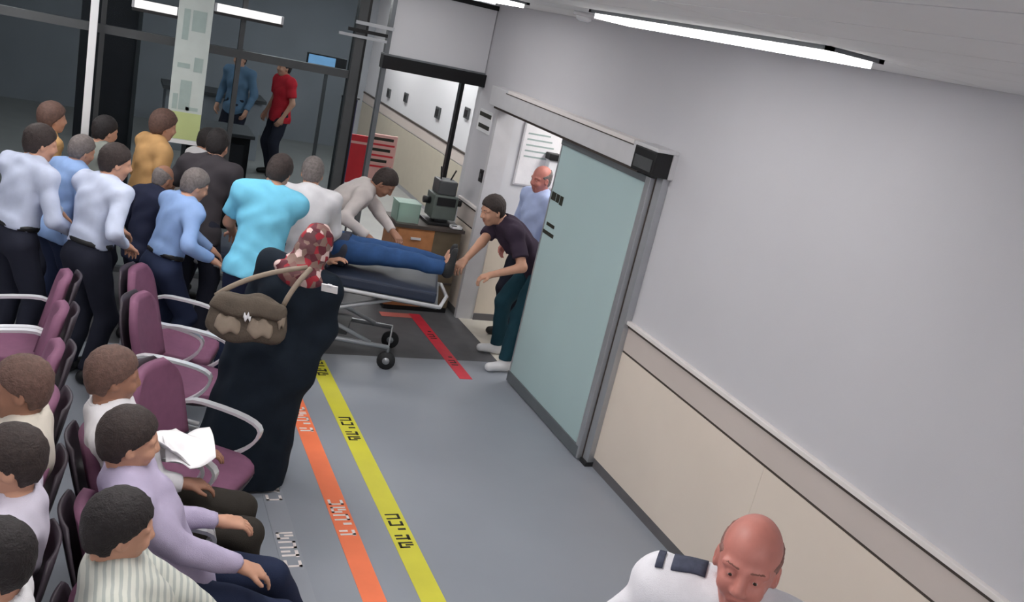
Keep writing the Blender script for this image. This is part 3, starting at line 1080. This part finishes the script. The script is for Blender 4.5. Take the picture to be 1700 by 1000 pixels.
    if face:
        for sg in (1, -1):
            F = Field(q(.075, .032*sg, 0)-.03, q(.075, .032*sg, 0)+.03, .003)
            F.ell(q(.0775, .032*sg, .0), (.0122*hs, .0125*hs, .0062*hs), HB, 0)
            e = mesh_obj('eye', [F.mesh()], EYE_W, body, org)
            F = Field(q(.085, .032*sg, 0)-.02, q(.085, .032*sg, 0)+.02, .0018)
            F.ell(q(.0862, .032*sg, -.0005), (.0042*hs, .0055*hs, .0052*hs), HB, 0)
            mesh_obj('iris', [F.mesh()], EYE_D, body, org)
            F = Field(q(.085, .034*sg, .022)-.04, q(.085, .034*sg, .022)+.04, .004)
            F.cone(q(.091, .016*sg, .0255), q(.0785, .048*sg, .0265), .0045*hs, .0035*hs, 0)
            mesh_obj('eyebrow', [F.mesh()], BROW if hair in ('grey', 'stubble') else HAIR['dark'], body, org)
        F = Field(q(.085, 0, -.073)-.04, q(.085, 0, -.073)+.04, .003)
        F.cone(q(.0865, .017, -.067), q(.0865, -.017, -.067), .0075*hs, .0075*hs, .004)
        F.cone(q(.0845, .014, -.080), q(.0845, -.014, -.080), .0075*hs, .0075*hs, .004)
        mesh_obj('lips', [F.mesh()], LIP, body, org)
    # ---- hair
    if hairstyle in ('short', 'fringe', 'full'):
        F = Field(HC-.19*s, HC+.19*s, .0085 if not face else .007)
        g = {'short': .010, 'fringe': .0035, 'full': .02}[hairstyle]
        F.ell(q(-.014, 0, .032), (.1*hs+g, .078*hs+g, .098*hs+g), HB)
        F.ell(q(-.04, 0, -.03), (.056*hs+g, .058*hs+g, .07*hs+g*.5), HB, .03)
        pn_ = nrm(hf*.67-hu*.74)
        F.clip2((q(.085, 0, .066), pn_), (q(-.028, 0, 0), hf), (q(0, 0, -.088), -hu-hf*.25))
        if hairstyle == 'fringe':
            F.clip(q(0, 0, .05), nrm(hu+hf*.35))
        F.folds(.0018, 5.)
        mesh_obj('hair', [F.mesh()], HAIR[hair], root, org)
    elif hairstyle == 'scarf':
        F = Field(HC-.34*s, HC+.26*s, .009)
        F.ell(q(-.014, 0, .03), (.118*hs, .098*hs, .118*hs), HB)
        F.ell(q(-.02, 0, -.06), (.1*hs, .095*hs, .1*hs), HB, .05)
        F.cone(q(-.03, 0, -.08), N-u*.05*s-f*.03, .085*hs, .13*hs, .05)
        F.ell(N-u*.03*s-f*.01, (.13*s, .19*s, .06*s), B, .05)
        F.ell(q(.11, 0, -.02), (.06*hs, .062*hs, .085*hs), HB, .01, 'sub')
        F.folds(.0045, 1.6)
        mesh_obj('headscarf', [F.mesh()], hair, root, org)
    # ---- clothes
    if shirt is not None:
        F = Field(lo, hi, min(res, .013))
        torso(F, loose)
        if hem > 0:
            F.ell(P-u*.08*s, (.125*s+loose+belly*.3, .182*s+loose, .17*s), B, .05)
        F.clip(P-u*hem*s, -u)
        for i in (0, 1):
            if sleeve == 'long':
                F.cone(sh[i], el[i], .056*s+loose*.5, .047*s+loose*.5)
                F.cone(el[i], wr_[i]-nrm(wr_[i]-el[i])*.015, .047*s+loose*.5, .035*s+loose*.3, .02, flat=True)
            elif sleeve == 'rolled':
                F.cone(sh[i], el[i], .056*s+loose*.5, .048*s+loose*.5)
                F.cone(el[i], el[i]+(wr_[i]-el[i])*.35, .048*s+loose*.5, .045*s+loose*.4, .02, flat=True)
            else:
                F.cone(sh[i], sh[i]+(el[i]-sh[i])*.72, .058*s+loose*.6, .056*s+loose*.7, flat=True)
        F.cone(N-u*.03*s, N+u*.09*s+f*.02*s, .052*s, .05*s, .01, 'sub')
        F.folds(.0055)
        so = mesh_obj('shirt', [F.mesh()], shirt, root, org)
        if collar:
            F = Field(N-.15, N+.15, .008)
            c0, c1 = N-u*.035*s, N+nk*.035*s
            F.cone(c0, c1, .084*s, .074*s, 0, flat=True)
            F.cone(c0-nk*.1, c1+nk*.06, .07*s, .06*s, 0, 'sub')
            F.clip(c0, -nk)
            mesh_obj('collar', [F.mesh()], shirt, so, org)
    if pants is not None:
        F = Field(lo, hi, min(res, .014))
        g = .012
        F.ell(P, (.12*s+g+belly*.3, .168*s+g, .125*s+g), B)
        F.ell(P+u*.12*s+f*belly*.4, (.108*s+g+belly*.6, .148*s+g+belly*.4, .1*s+g), B, .03)
        F.clip(P+u*.10*s, u)
        for i in (0, 1):
            F.cone(hip[i], kn[i], .092*s+g, .064*s+g)
            F.cone(kn[i], an[i]+z0*(.01 if an[i][2] < .3 else 0), .064*s+g, .05*s+g, .02, flat=True)
        F.folds(.005, .8)
        po_ = mesh_obj('trousers', [F.mesh()], pants, root, org)
        if belt is not None:
            F = Field(P-.3, P+.3, .011)
            F.ell(P+u*.095*s+f*belly*.4, (.108*s+.02+belly*.6, .150*s+.02+belly*.4, .12*s), B, 0)
            F.clip(P+u*.115*s, u)
            F.clip(P+u*.075*s, -u)
            mesh_obj('belt', [F.mesh()], belt, po_, org)
    if shoes is not None:
        for i in (0, 1):
            toe = nrm(f0+l0*(.15 if i == 0 else -.15)) if an[i][2] < .3 else nrm(z0+.15*f0)
            dn = -z0 if an[i][2] < .3 else nrm(an[i]-kn[i])
            A = an[i]
            F = Field(A-.3*s, A+.3*s, .009)
            F.cone(A+dn*.035*s-toe*.035*s, A+dn*.045*s+toe*.15*s, .048*s, .038*s)
            F.cone(A-dn*.03*s, A+dn*.03*s, .045*s, .048*s)
            F.clip(A+dn*.082*s, dn)
            so = mesh_obj('shoe', [F.mesh()], shoes, root, org)
    if dress is not None:
        dress(dict(root=root, org=org, P=P, N=N, sh=sh, el=el, wr=wr_, f=f, l=l, u=u, f0=f0, l0=l0, s=s, HC=HC, HB=HB))
    return root


def seated(label, y, row=1, hipx=None, th=0., **k):
    """person on a waiting chair; local targets converted from the seat"""
    a = math.radians(th)
    x = (R1X-.05) if row == 1 else (R2X+.15)
    if hipx is not None:
        x = hipx
    f0, l0 = V3(math.cos(a), math.sin(a), 0), V3(-math.sin(a), math.cos(a), 0)
    b = V3(x, y, 0)
    s = k.get('s', 1.)
    W = lambda fx, ly, z: tuple(b+f0*fx*s+l0*ly*s+V3(0, 0, z))
    k.setdefault('LA', W(.48, .12, .09))
    k.setdefault('RA', W(.44, -.13, .09))
    k.setdefault('LW', W(.30, .12, .665))
    k.setdefault('RW', W(.27, -.12, .665))
    k.setdefault('elbow', -f0*.8-V3(0, 0, .5))
    return person(label, (x, y), th, pz=.575, kneepole=f0*.4+V3(0, 0, 1), **k)


# fabric library
C = {
    'stripe': stripe_mat('pale_striped_shirt', (200, 201, 192), (168, 173, 168), 14., axis='X', width=.62),
    'lavender': fab('lavender_shirt', (176, 166, 192)),
    'white': fab('white_shirt', (218, 216, 220)),
    'bluewhite': fab('pale_blue_white_shirt', (192, 200, 222)),
    'blue': fab('light_blue_shirt', (140, 168, 214)),
    'cyan': fab('cyan_tshirt', (118, 196, 226)),
    'charcoal': fab('charcoal_tshirt', (66, 62, 66)),
    'plum': fab('dark_plum_polo', (58, 48, 62)),
    'greyvest': fab('light_grey_top', (196, 188, 186)),
    'yellow': fab('mustard_top', (200, 158, 108)),
    'navy': fab('navy_trousers', (40, 48, 72)),
    'denim': fab('blue_jeans', (52, 82, 128), var=.15),
    'teal': fab('dark_teal_trousers', (34, 66, 78)),
    'olive': fab('dark_olive_trousers', (54, 50, 46)),
    'dark': fab('dark_trousers', (40, 42, 54)),
    'red': fab('red_top', (196, 44, 56)),
    'abaya': fab('black_abaya', (27, 35, 45), var=.1),
    'scarf': floral_mat('floral_headscarf', [(150, 40, 52), (122, 88, 84), (96, 62, 66), (206, 180, 176), (92, 40, 50), (128, 104, 96)], 26.),
    'bag': mat('bag_canvas', (88, 78, 68), .8, var=.16, scale=14, bump=.4, bscale=120),
    'bag2': mat('bag_trim', (140, 126, 112), .7, var=.1, scale=20),
}
BLK, WHT = M['black'], M['white_pl']

# ---- seated row facing the corridor
seated('man in a pale striped shirt seated at the bottom left corner', 2.53, lean=-20, s=.97, shirt=C['stripe'], pants=C['dark'], shoes=BLK, hair='black', headyaw=12, headpitch=10)
seated('man in a lavender shirt and navy trousers seated with hands on his lap', 3.10, hipx=-3.02, lean=-25, s=.98, shirt=C['lavender'], pants=C['navy'], shoes=BLK, hair='dark', headyaw=8, headpitch=8,
       LW=(-2.84, 3.30, .70), RW=(-2.79, 3.00, .69), LA=(-2.42, 3.34, .09), RA=(-2.36, 3.04, .09))
seated('brown-haired man in white shirt and olive trousers holding white papers', 3.62, lean=-21, s=.97, shirt=C['white'], pants=C['olive'], shoes=BLK, hair='brown', headyaw=10, headpitch=6, skin='brown',
       LW=(-2.90, 3.85, .72), RW=(-2.96, 3.60, .70))
# ---- back-to-back row facing left
seated('dark-haired man in a white shirt at the lower left edge', 2.35, row=2, th=180, s=.97, shirt=C['white'], pants=C['dark'], shoes=BLK, hair='black', lean=-10, headpitch=5)
seated('dark-haired man in pale lavender shirt, second up the left edge', 2.89, row=2, th=180, s=.97, shirt=fab('pale_lavender_shirt', (196, 190, 205)), pants=C['dark'], shoes=BLK, hair='dark', lean=-10, headpitch=5)
seated('brown-haired man in cream shirt, third up the left edge', 3.43, row=2, th=180, s=.97, shirt=fab('cream_shirt', (214, 206, 194)), pants=C['olive'], shoes=BLK, hair='brown', lean=-9, headpitch=4, skin='brown')

# ---- papers on the third man's lap
pp = empty('papers', (-2.95, 3.70, .79))
tag(pp, 'folded white papers held on the lap of the brown-haired man', 'papers')
for k, (ry, dz, tx) in enumerate(((.0, 0, .25), (.5, .012, -.35))):
    def pf(u, v, k=k, ry=ry, dz=dz, tx=tx):
        x, y = (u-.5)*.20, (v-.5)*.28
        z = dz+.05*abs(u-.5)*2+.018*math.sin(6*u+4*v+k)
        c, s_ = math.cos(ry), math.sin(ry)
        return (x*c-y*s_-.06*k, x*s_+y*c+.02*k, z+tx*x*.6)
    sheet('page', pf, 10, 10, .003, M['paper'], pp)


# ---- bystanders
person('man in a pale white-blue shirt standing at the left, back turned', (-3.40, 6.18), 38, s=.94, lean=10, shirt=C['bluewhite'], hem=-.075, belt=M['black'], pants=C['dark'], shoes=BLK, hair='dark', headyaw=-25, headpitch=10,
       LW=(-3.22, 6.58, .95), RW=(-3.18, 6.10, .98))
person('grey-haired man in a light blue shirt leaning towards the stretcher', (-2.93, 6.40), 25, s=.9, lean=14, pz=.78, shirt=C['blue'], hem=-.075, pants=C['navy'], belt=M['black'], shoes=BLK, hair='grey', headyaw=-10, headpitch=20,
       LW=(-2.58, 6.66, .84), RW=(-2.62, 6.20, .90))
person('man in a bright cyan T-shirt standing with his back turned', (-2.36, 6.10), 82, s=1.0, side=-6, lean=13, pz=.93, shirt=C['cyan'], sleeve='short', loose=.022, hem=.10, pants=C['navy'], shoes=BLK, hair='dark', headpitch=25, headyaw=-20, headroll=8, collar=False,
       LW=(-2.46, 6.56, 1.02), RW=(-2.22, 6.56, 1.0))
person('grey-haired man in a white shirt just right of the cyan T-shirt', (-1.98, 6.50), 75, s=.96, lean=14, shirt=C['white'], pants=C['dark'], shoes=BLK, hair='grey', headpitch=20, LW=(-2.02, 6.98, .97), RW=(-1.70, 6.85, .95))
person('man in a charcoal T-shirt standing behind the blue-shirted man', (-2.66, 7.02), 60, s=.97, lean=14, shirt=C['charcoal'], sleeve='short', pants=C['dark'], shoes=BLK, hair='black', collar=False, headpitch=15,
       LW=(-2.85, 7.5, .95), RW=(-2.36, 7.3, 1.0))
person('man in light grey top bending over the patient with outstretched arms', (-1.62, 7.66), -14, s=1.0, lean=50, pz=.93, pfw=-.0, shirt=C['greyvest'], sleeve='long', pants=C['dark'], shoes=BLK, hair='dark', headpitch=40, headyaw=-15, face=True, collar=False,
       LW=(-1.00, 7.30, .93), RW=(-1.28, 7.16, .93), skin='brown')
person('person in a mustard top near the hanging banner', (-3.02, 7.72), 20, s=.95, shirt=C['yellow'], pants=C['dark'], shoes=BLK, hair='brown', hairstyle='full', collar=False, lean=6, headpitch=10)
person('person in a white top right of the mustard top', (-2.66, 7.98), 10, s=.88, shirt=C['white'], pants=C['dark'], shoes=BLK, hair='black', lean=8, headpitch=18, collar=False)
person('dark-haired person far left behind the man in the pale shirt', (-3.38, 7.55), 30, s=.90, shirt=fab('grey_green_shirt', (132, 136, 130)), pants=C['dark'], shoes=BLK, hair='black', headpitch=10)
person('balding man in dark navy between the pale shirt and the blue shirt', (-3.04, 6.86), 40, s=.80, lean=10, shirt=fab('dark_navy_shirt', (38, 42, 62)), pants=C['dark'], shoes=BLK, hair='grey', hairstyle='fringe', skin='brown', headpitch=20)
person('man in a white shirt standing at the left edge, back turned', (-3.84, 6.38), 40, s=.95, lean=10, shirt=C['bluewhite'], hem=-.075, belt=M['black'], pants=C['dark'], shoes=BLK, hair='dark', headyaw=-20, headpitch=10,
       LW=(-3.58, 6.78, .95), RW=(-3.50, 6.40, .95))
person('person in a mustard top standing at the upper left edge', (-3.80, 7.76), 20, s=.90, shirt=C['yellow'], pants=C['dark'], shoes=BLK, hair='brown', hairstyle='full', collar=False, lean=6)
person('man in a light blue shirt partly hidden at the left edge', (-3.62, 7.04), 30, s=.86, lean=12, shirt=C['blue'], pants=C['navy'], shoes=BLK, hair='grey', headpitch=15)
# ---- by the door
person('man in a dark plum polo bending to lift the patient by the feet', (.16, 6.86), 180, s=1.03, lean=50, pz=.92, pfw=-.03, shirt=C['plum'], sleeve='short', hem=.10, pants=C['teal'], shoes=WHT, hair='dark', face=True, headpitch=18, headyaw=8,
       LW=(-.36, 6.57, .88), RW=(-.585, 6.72, .90), LA=(-.03, 6.62, .085), RA=(.06, 7.02, .085), skin='tan', curl=.5)
person('bald man in a light blue shirt standing in the doorway', (.36, 7.42), 195, s=1.0, shirt=fab('pale_sky_shirt', (176, 190, 228)), pants=C['dark'], shoes=BLK, hair='grey', hairstyle='fringe', face=True, skin='ruddy', headpitch=10)
# ---- lobby figures
person('figure in a red top far behind the dark glass', (-.98, 13.6), 200, s=1.0, shirt=C['red'], pants=C['dark'], shoes=BLK, hair='black', res=.02, sleeve='short', collar=False)
person('figure in a dull blue top behind the dark glass', (-1.6, 13.7), 230, s=1.0, shirt=fab('dull_blue_top', (96, 124, 150)), pants=C['dark'], shoes=BLK, hair='black', res=.02, collar=False)


# ---- patient and stretcher
def gpt(a, b, z=0.):
    """stretcher axes: a along (head -> feet), b to the left of it"""
    o = V3(-1.62, 6.98, 0)
    d = nrm((.93, -.33, 0))
    n = V3(-d[1], d[0], 0)
    return o+d*a+n*b+V3(0, 0, z)


gang = math.atan2(-.33, .93)
g = empty('stretcher', tuple(gpt(0, 0)), gang)
tag(g, 'wheeled stretcher with dark mattress carrying the patient', 'stretcher')
box('mattress', (-.95, -.29, .64), (.90, .29, .73), M['mattress'], g, .02)
box('deck', (-.97, -.30, .60), (.92, .30, .64), M['alu_dark'], g)
for s_ in (-1, 1):
    tube('side_rail', [[(-.97, s_*.32, .63), (.94, s_*.32, .63)]], .016, M['alu_light'], g)
tube('end_bar', [[(.94, -.32, .63), (.99, 0, .63), (.94, .32, .63)]], .016, M['alu_light'], g)
tube('end_bar', [[(-.97, -.32, .63), (-1.02, 0, .63), (-.97, .32, .63)]], .016, M['alu_light'], g)
for s_ in (-1, 1):
    tube('scissor_leg', [[(-.65, s_*.24, .60), (.45, s_*.24, .20)]], .018, M['alu'], g)
    tube('scissor_leg', [[(.55, s_*.26, .60), (-.55, s_*.26, .20)]], .018, M['alu'], g)
tube('base_frame', [[(-.66, -.25, .19), (.60, -.25, .19), (.60, .25, .19), (-.66, .25, .19), (-.66, -.25, .19)]], .02, M['alu'], g)
box('oxygen_tray', (-.3, -.2, .21), (.25, .2, .25), M['grey_pl'], g, .01)
for a in (-.66, .60):
    for s_ in (-1, 1):
        cst = tube('caster', [[(a, s_*.25, .19), (a, s_*.25, .11)]], .014, M['alu_dark'], g)
        tube('wheel', [[(a, s_*.25-.018, .075), (a, s_*.25+.018, .075)]], .075, M['rubber'], cst, 18)
        tube('hub', [[(a, s_*.25-.021, .075), (a, s_*.25+.021, .075)]], .03, M['alu'], cst, 12)

pel = gpt(.07, .04, .86)
dv = nrm(gpt(1, 0)-gpt(0, 0))
person('patient in blue jeans lying on the stretcher', tuple(gpt(0, 0)[:2]), math.degrees(gang), PEL=pel, up=-dv+V3(0, 0, .04), s=.98, res=.014,
       shirt=fab('dark_grey_top', (70, 72, 84)), pants=C['denim'], shoes=M['rubber'], hair='black', collar=False, headpitch=-5, hem=.06,
       LA=tuple(gpt(.96, .03, .90)), RA=tuple(gpt(.94, -.11, .90)), kneepole=(0, 0, 1), LW=tuple(gpt(.0, .25, .80)), RW=tuple(gpt(.02, -.22, .80)), elbow=(0, 0, -.2))


# ---- woman in black with a bag
def abaya(J):
    P, N, f, l, u, s, org, root = (J[k] for k in ('P', 'N', 'f', 'l', 'u', 's', 'org', 'root'))
    z = V3(0, 0, 1)
    lo, hi = np.minimum(org-.55, org-.55), org+V3(.55, .55, 1.75)
    lo[2] = -.02
    F = Field(lo, hi, .014)
    B = np.array([f, l, u])
    F.ell(P+u*.36*s, (.15, .20, .20), B, .05)
    F.ell(P+u*.14*s, (.15, .19, .20), B, .06)
    F.ell(P-u*.02, (.175, .215, .2), B, .06)
    F.cone(J['sh'][0], J['sh'][1], .075, .075, .05)
    base = V3(org[0], org[1], 0)
    for k in range(7):
        a = 2*math.pi*k/7
        b = base+J['f0']*math.cos(a)*.15+J['l0']*math.sin(a)*.21+z*.02
        F.cone(P+(b-base)*.45-z*.05, b, .13, .085+.015*(k % 2), .06)
    for i in (0, 1):
        F.cone(J['sh'][i], J['el'][i], .08, .078, .05)
        F.cone(J['el'][i], J['wr'][i]-nrm(J['wr'][i]-J['el'][i])*.01, .075, .07, .05, flat=True)
        F.cone(J['el'][i], P-z*.12+J['l0']*(.15 if i == 0 else -.15), .075, .11, .08)
    F.clip(V3(0, 0, .015), -z)
    F.folds(.006, .7)
    mesh_obj('abaya', [F.mesh()], C['abaya'], root, org)


wx, wy = -2.52, 4.86
person('woman in a long black robe and red floral headscarf, back turned', (wx, wy), 62, s=.94, PEL=(-2.43, 4.79, .87), up=(.22, -.03, 1), hair=C['scarf'], hairstyle='scarf', headpitch=8, skin='tan', dress=abaya, shoes=BLK,
       LW=(-2.36, 5.16, .98), RW=(-2.22, 4.98, .94))
bg = empty('shoulder_bag', (-2.63, 4.53, 1.13))
tag(bg, 'brown canvas shoulder bag hanging on the back of the woman in black', 'bag')
bg.rotation_euler = (0, 0, math.radians(-12))


def bagf(sx, sy, sz, n=2.6):
    bm = bmesh.new()
    bmesh.ops.create_uvsphere(bm, u_segments=32, v_segments=18, radius=1)
    for v in bm.verts:
        c = v.co
        k = (abs(c.x)**n+abs(c.y)**n+abs(c.z)**n)**(-1/n)
        v.co = Vector((c.x*k*sx*(1+.12*(-c.z)), c.y*k*sy*(1+.25*(-c.z)), c.z*k*sz+.01*math.sin(c.x*7)))
    me = bpy.data.meshes.new('bag')
    bm.to_mesh(me)
    bm.free()
    return me


link('body', bagf(.20, .085, .125, 3.4), C['bag'], bg, True)
o = link('flap', bagf(.19, .05, .055, 3.), C['bag'], bg, True)
o.location = (0, -.055, .085)
for x in (-.09, .07):
    o = link('pocket', bagf(.065, .03, .05, 3.), C['bag2'], bg, True)
    o.location = (x, -.075, -.02)
o = link('clasp', bagf(.02, .012, .016, 3.), M['chrome'], bg, True)
o.location = (0, -.115, .045)
o = tube('strap', [bez((-.17, -.01, .10), (-.02, -.05, .26), (.26, .06, .30), 10), bez((.17, -.02, .10), (.20, -.05, .22), (.28, .05, .30), 10)], .014, C['bag2'], bg)
o = link('tassel', bagf(.02, .02, .05, 2.2), C['bag2'], bg, True)
o.location = (.17, -.07, .04)
ph = empty('white_card', (-2.21, 4.60, 1.30))
tag(ph, 'small white card by the shoulder of the woman in black', 'card')
ph.rotation_euler = (math.radians(25), 0, math.radians(-25))
box('card', (-.045, -.004, -.025), (.045, .004, .028), M['paper'], ph, .003)
box('clip', (-.012, -.006, .012), (.012, .006, .030), M['chrome'], ph)

# ---- bald man in the foreground
bald_shirt = fab('white_uniform_shirt', (222, 220, 226))


def epaulette(J):
    s, org, root = J['s'], J['org'], J['root']
    a, b = J['N']-J['u']*.035*s, J['sh'][1]
    d = nrm(b-a)
    up_ = nrm(J['u']-d*(J['u']@d))
    w_ = np.cross(up_, d)
    sv = [o for o in root.children if o.name.startswith('shirt')][0].data
    co = np.zeros(len(sv.vertices)*3, np.float32)
    sv.vertices.foreach_get('co', co)
    co = co.reshape(-1, 3)+org
    rel = co-a
    ra, rw, ru = rel@(b-a)/((b-a)@(b-a))*np.linalg.norm(b-a), rel@w_, rel@up_
    for nm, t0, t1, hw, m in (('epaulette', .42, .92, .034, M['navy_cloth']), ('rank_stripe', 1.04, 1.15, .034, M['navy_cloth'])):
        bm = bmesh.new()
        g = []
        for i in range(7):
            tt = t0+(t1-t0)*i/6
            for k in (-1, -.5, 0, .5, 1):
                near = (ra-tt*np.linalg.norm(b-a))**2+(rw-hw*k)**2 < .016**2
                hgt = (ru[near].max() if near.any() else .08)+.004
                g.append(bm.verts.new(a+(b-a)*tt+up_*hgt+w_*hw*k-org))
        for i in range(6):
            for k in range(4):
                bm.faces.new((g[i*5+k], g[i*5+k+1], g[i*5+k+6], g[i*5+k+5]))
        bmesh.ops.recalc_face_normals(bm, faces=bm.faces)
        bmesh.ops.solidify(bm, geom=bm.faces[:], thickness=.008)
        me = bpy.data.meshes.new(nm)
        bm.to_mesh(me)
        bm.free()
        link(nm, me, m, root, True)


M['navy_cloth'] = mat('navy_cloth', (62, 66, 84), .8, var=.2, scale=60)
person('bald man in a white uniform shirt with navy shoulder bar walking in the foreground', (-1.67, 1.69), 228, s=1.06, pz=.935, lean=8, shirt=bald_shirt, loose=.03, pants=C['navy'], shoes=BLK, hair='stubble', hairstyle='fringe', skin='ruddy', face=True,
       headpitch=1, headyaw=-4, res=.012, belly=.02, LW=(-1.62, 1.22, 1.0), RW=(-2.12, 1.72, 1.0), dress=epaulette)

# ------------------------------------------------------------------ cabinet at the end of the corridor
cb = empty('cabinet', (-.50, 8.2, 0))
tag(cb, 'low brown wooden cabinet by the glass door', 'cabinet')
box('body', (-.27, -.2, .05), (.12, .2, .84), M['wood'], cb, .006)
box('top', (-.29, -.22, .84), (.42, .22, .875), M['dark_strip'], cb, .004)
box('plinth', (-.25, -.18, 0), (.40, .18, .05), M['black'], cb)
dr = box('drawer', (-.255, -.212, .64), (.105, -.2, .82), M['wood'], cb, .004)
box('handle', (-.12, -.23, .735), (-.02, -.212, .755), M['chrome'], dr)
dr = box('door', (-.255, -.212, .08), (.105, -.2, .62), M['wood'], cb, .004)
box('handle', (.06, -.23, .48), (.075, -.212, .56), M['chrome'], dr)
box('side_unit', (.12, -.19, .05), (.40, .2, .84), mat('side_unit_brown', (104, 92, 74), .6, var=.12), cb, .004)
box('shelf', (.125, -.205, .55), (.395, -.19, .57), M['dark_strip'], cb)
box('shelf', (.125, -.205, .30), (.395, -.19, .32), M['dark_strip'], cb)
ap = empty('apparatus', (-.30, 8.2, .875))
tag(ap, 'dark grey-green apparatus with black side knobs on the brown cabinet', 'apparatus')
gg = mat('apparatus_grey_green', (88, 96, 92), .5)
box('body', (-.12, -.12, .06), (.13, .12, .30), gg, ap, .015)
box('head', (-.09, -.10, .30), (.10, .10, .44), M['grey_pl'], ap, .015)
box('base', (-.15, -.14, 0), (.16, .14, .03), M['black'], ap, .006)
box('column', (-.06, -.06, .03), (.07, .06, .06), M['grey_pl'], ap)
tube('knob', [[(-.19, 0, .22), (-.12, 0, .22)]], .035, M['black'], ap, 14)
tube('knob', [[(.13, 0, .22), (.20, 0, .22)]], .035, M['black'], ap, 14)
tube('antenna', [[(-.05, 0, .44), (-.07, 0, .56)], [(.05, 0, .44), (.09, 0, .54)]], .008, M['black'], ap)
box('panel', (-.09, -.126, .20), (.10, -.12, .28), M['black'], ap)
tr_ = empty('glass_box', (-.66, 8.15, .875))
tag(tr_, 'clear pale-green box standing left of the apparatus', 'box')
gm = glass_mat('pale_green_acrylic', (.80, .92, .88), .15, .05, frost=.35, frost_col=(205, 222, 214))
for nm, a, b in (('side', (-.11, -.10, 0), (-.103, .10, .18)), ('side', (.103, -.10, 0), (.11, .10, .18)), ('front', (-.11, -.10, 0), (.11, -.094, .18)), ('back', (-.11, .094, 0), (.11, .10, .18)), ('lid', (-.115, -.105, .18), (.115, .105, .19))):
    box(nm, a, b, gm, tr_)
wt = empty('white_tray', (-.225, 7.985, .875))
wt.scale = (.8, .8, 1)
tag(wt, 'small white tray at the right end of the cabinet top', 'tray')
box('bottom', (-.0, -.0, 0), (.14, .10, .008), M['white_pl'], wt)
for a, b in (((0, 0, 0), (.006, .10, .03)), ((.134, 0, 0), (.14, .10, .03)), ((0, 0, 0), (.14, .006, .03)), ((0, .094, 0), (.14, .10, .03))):
    box('rim', a, b, M['white_pl'], wt)
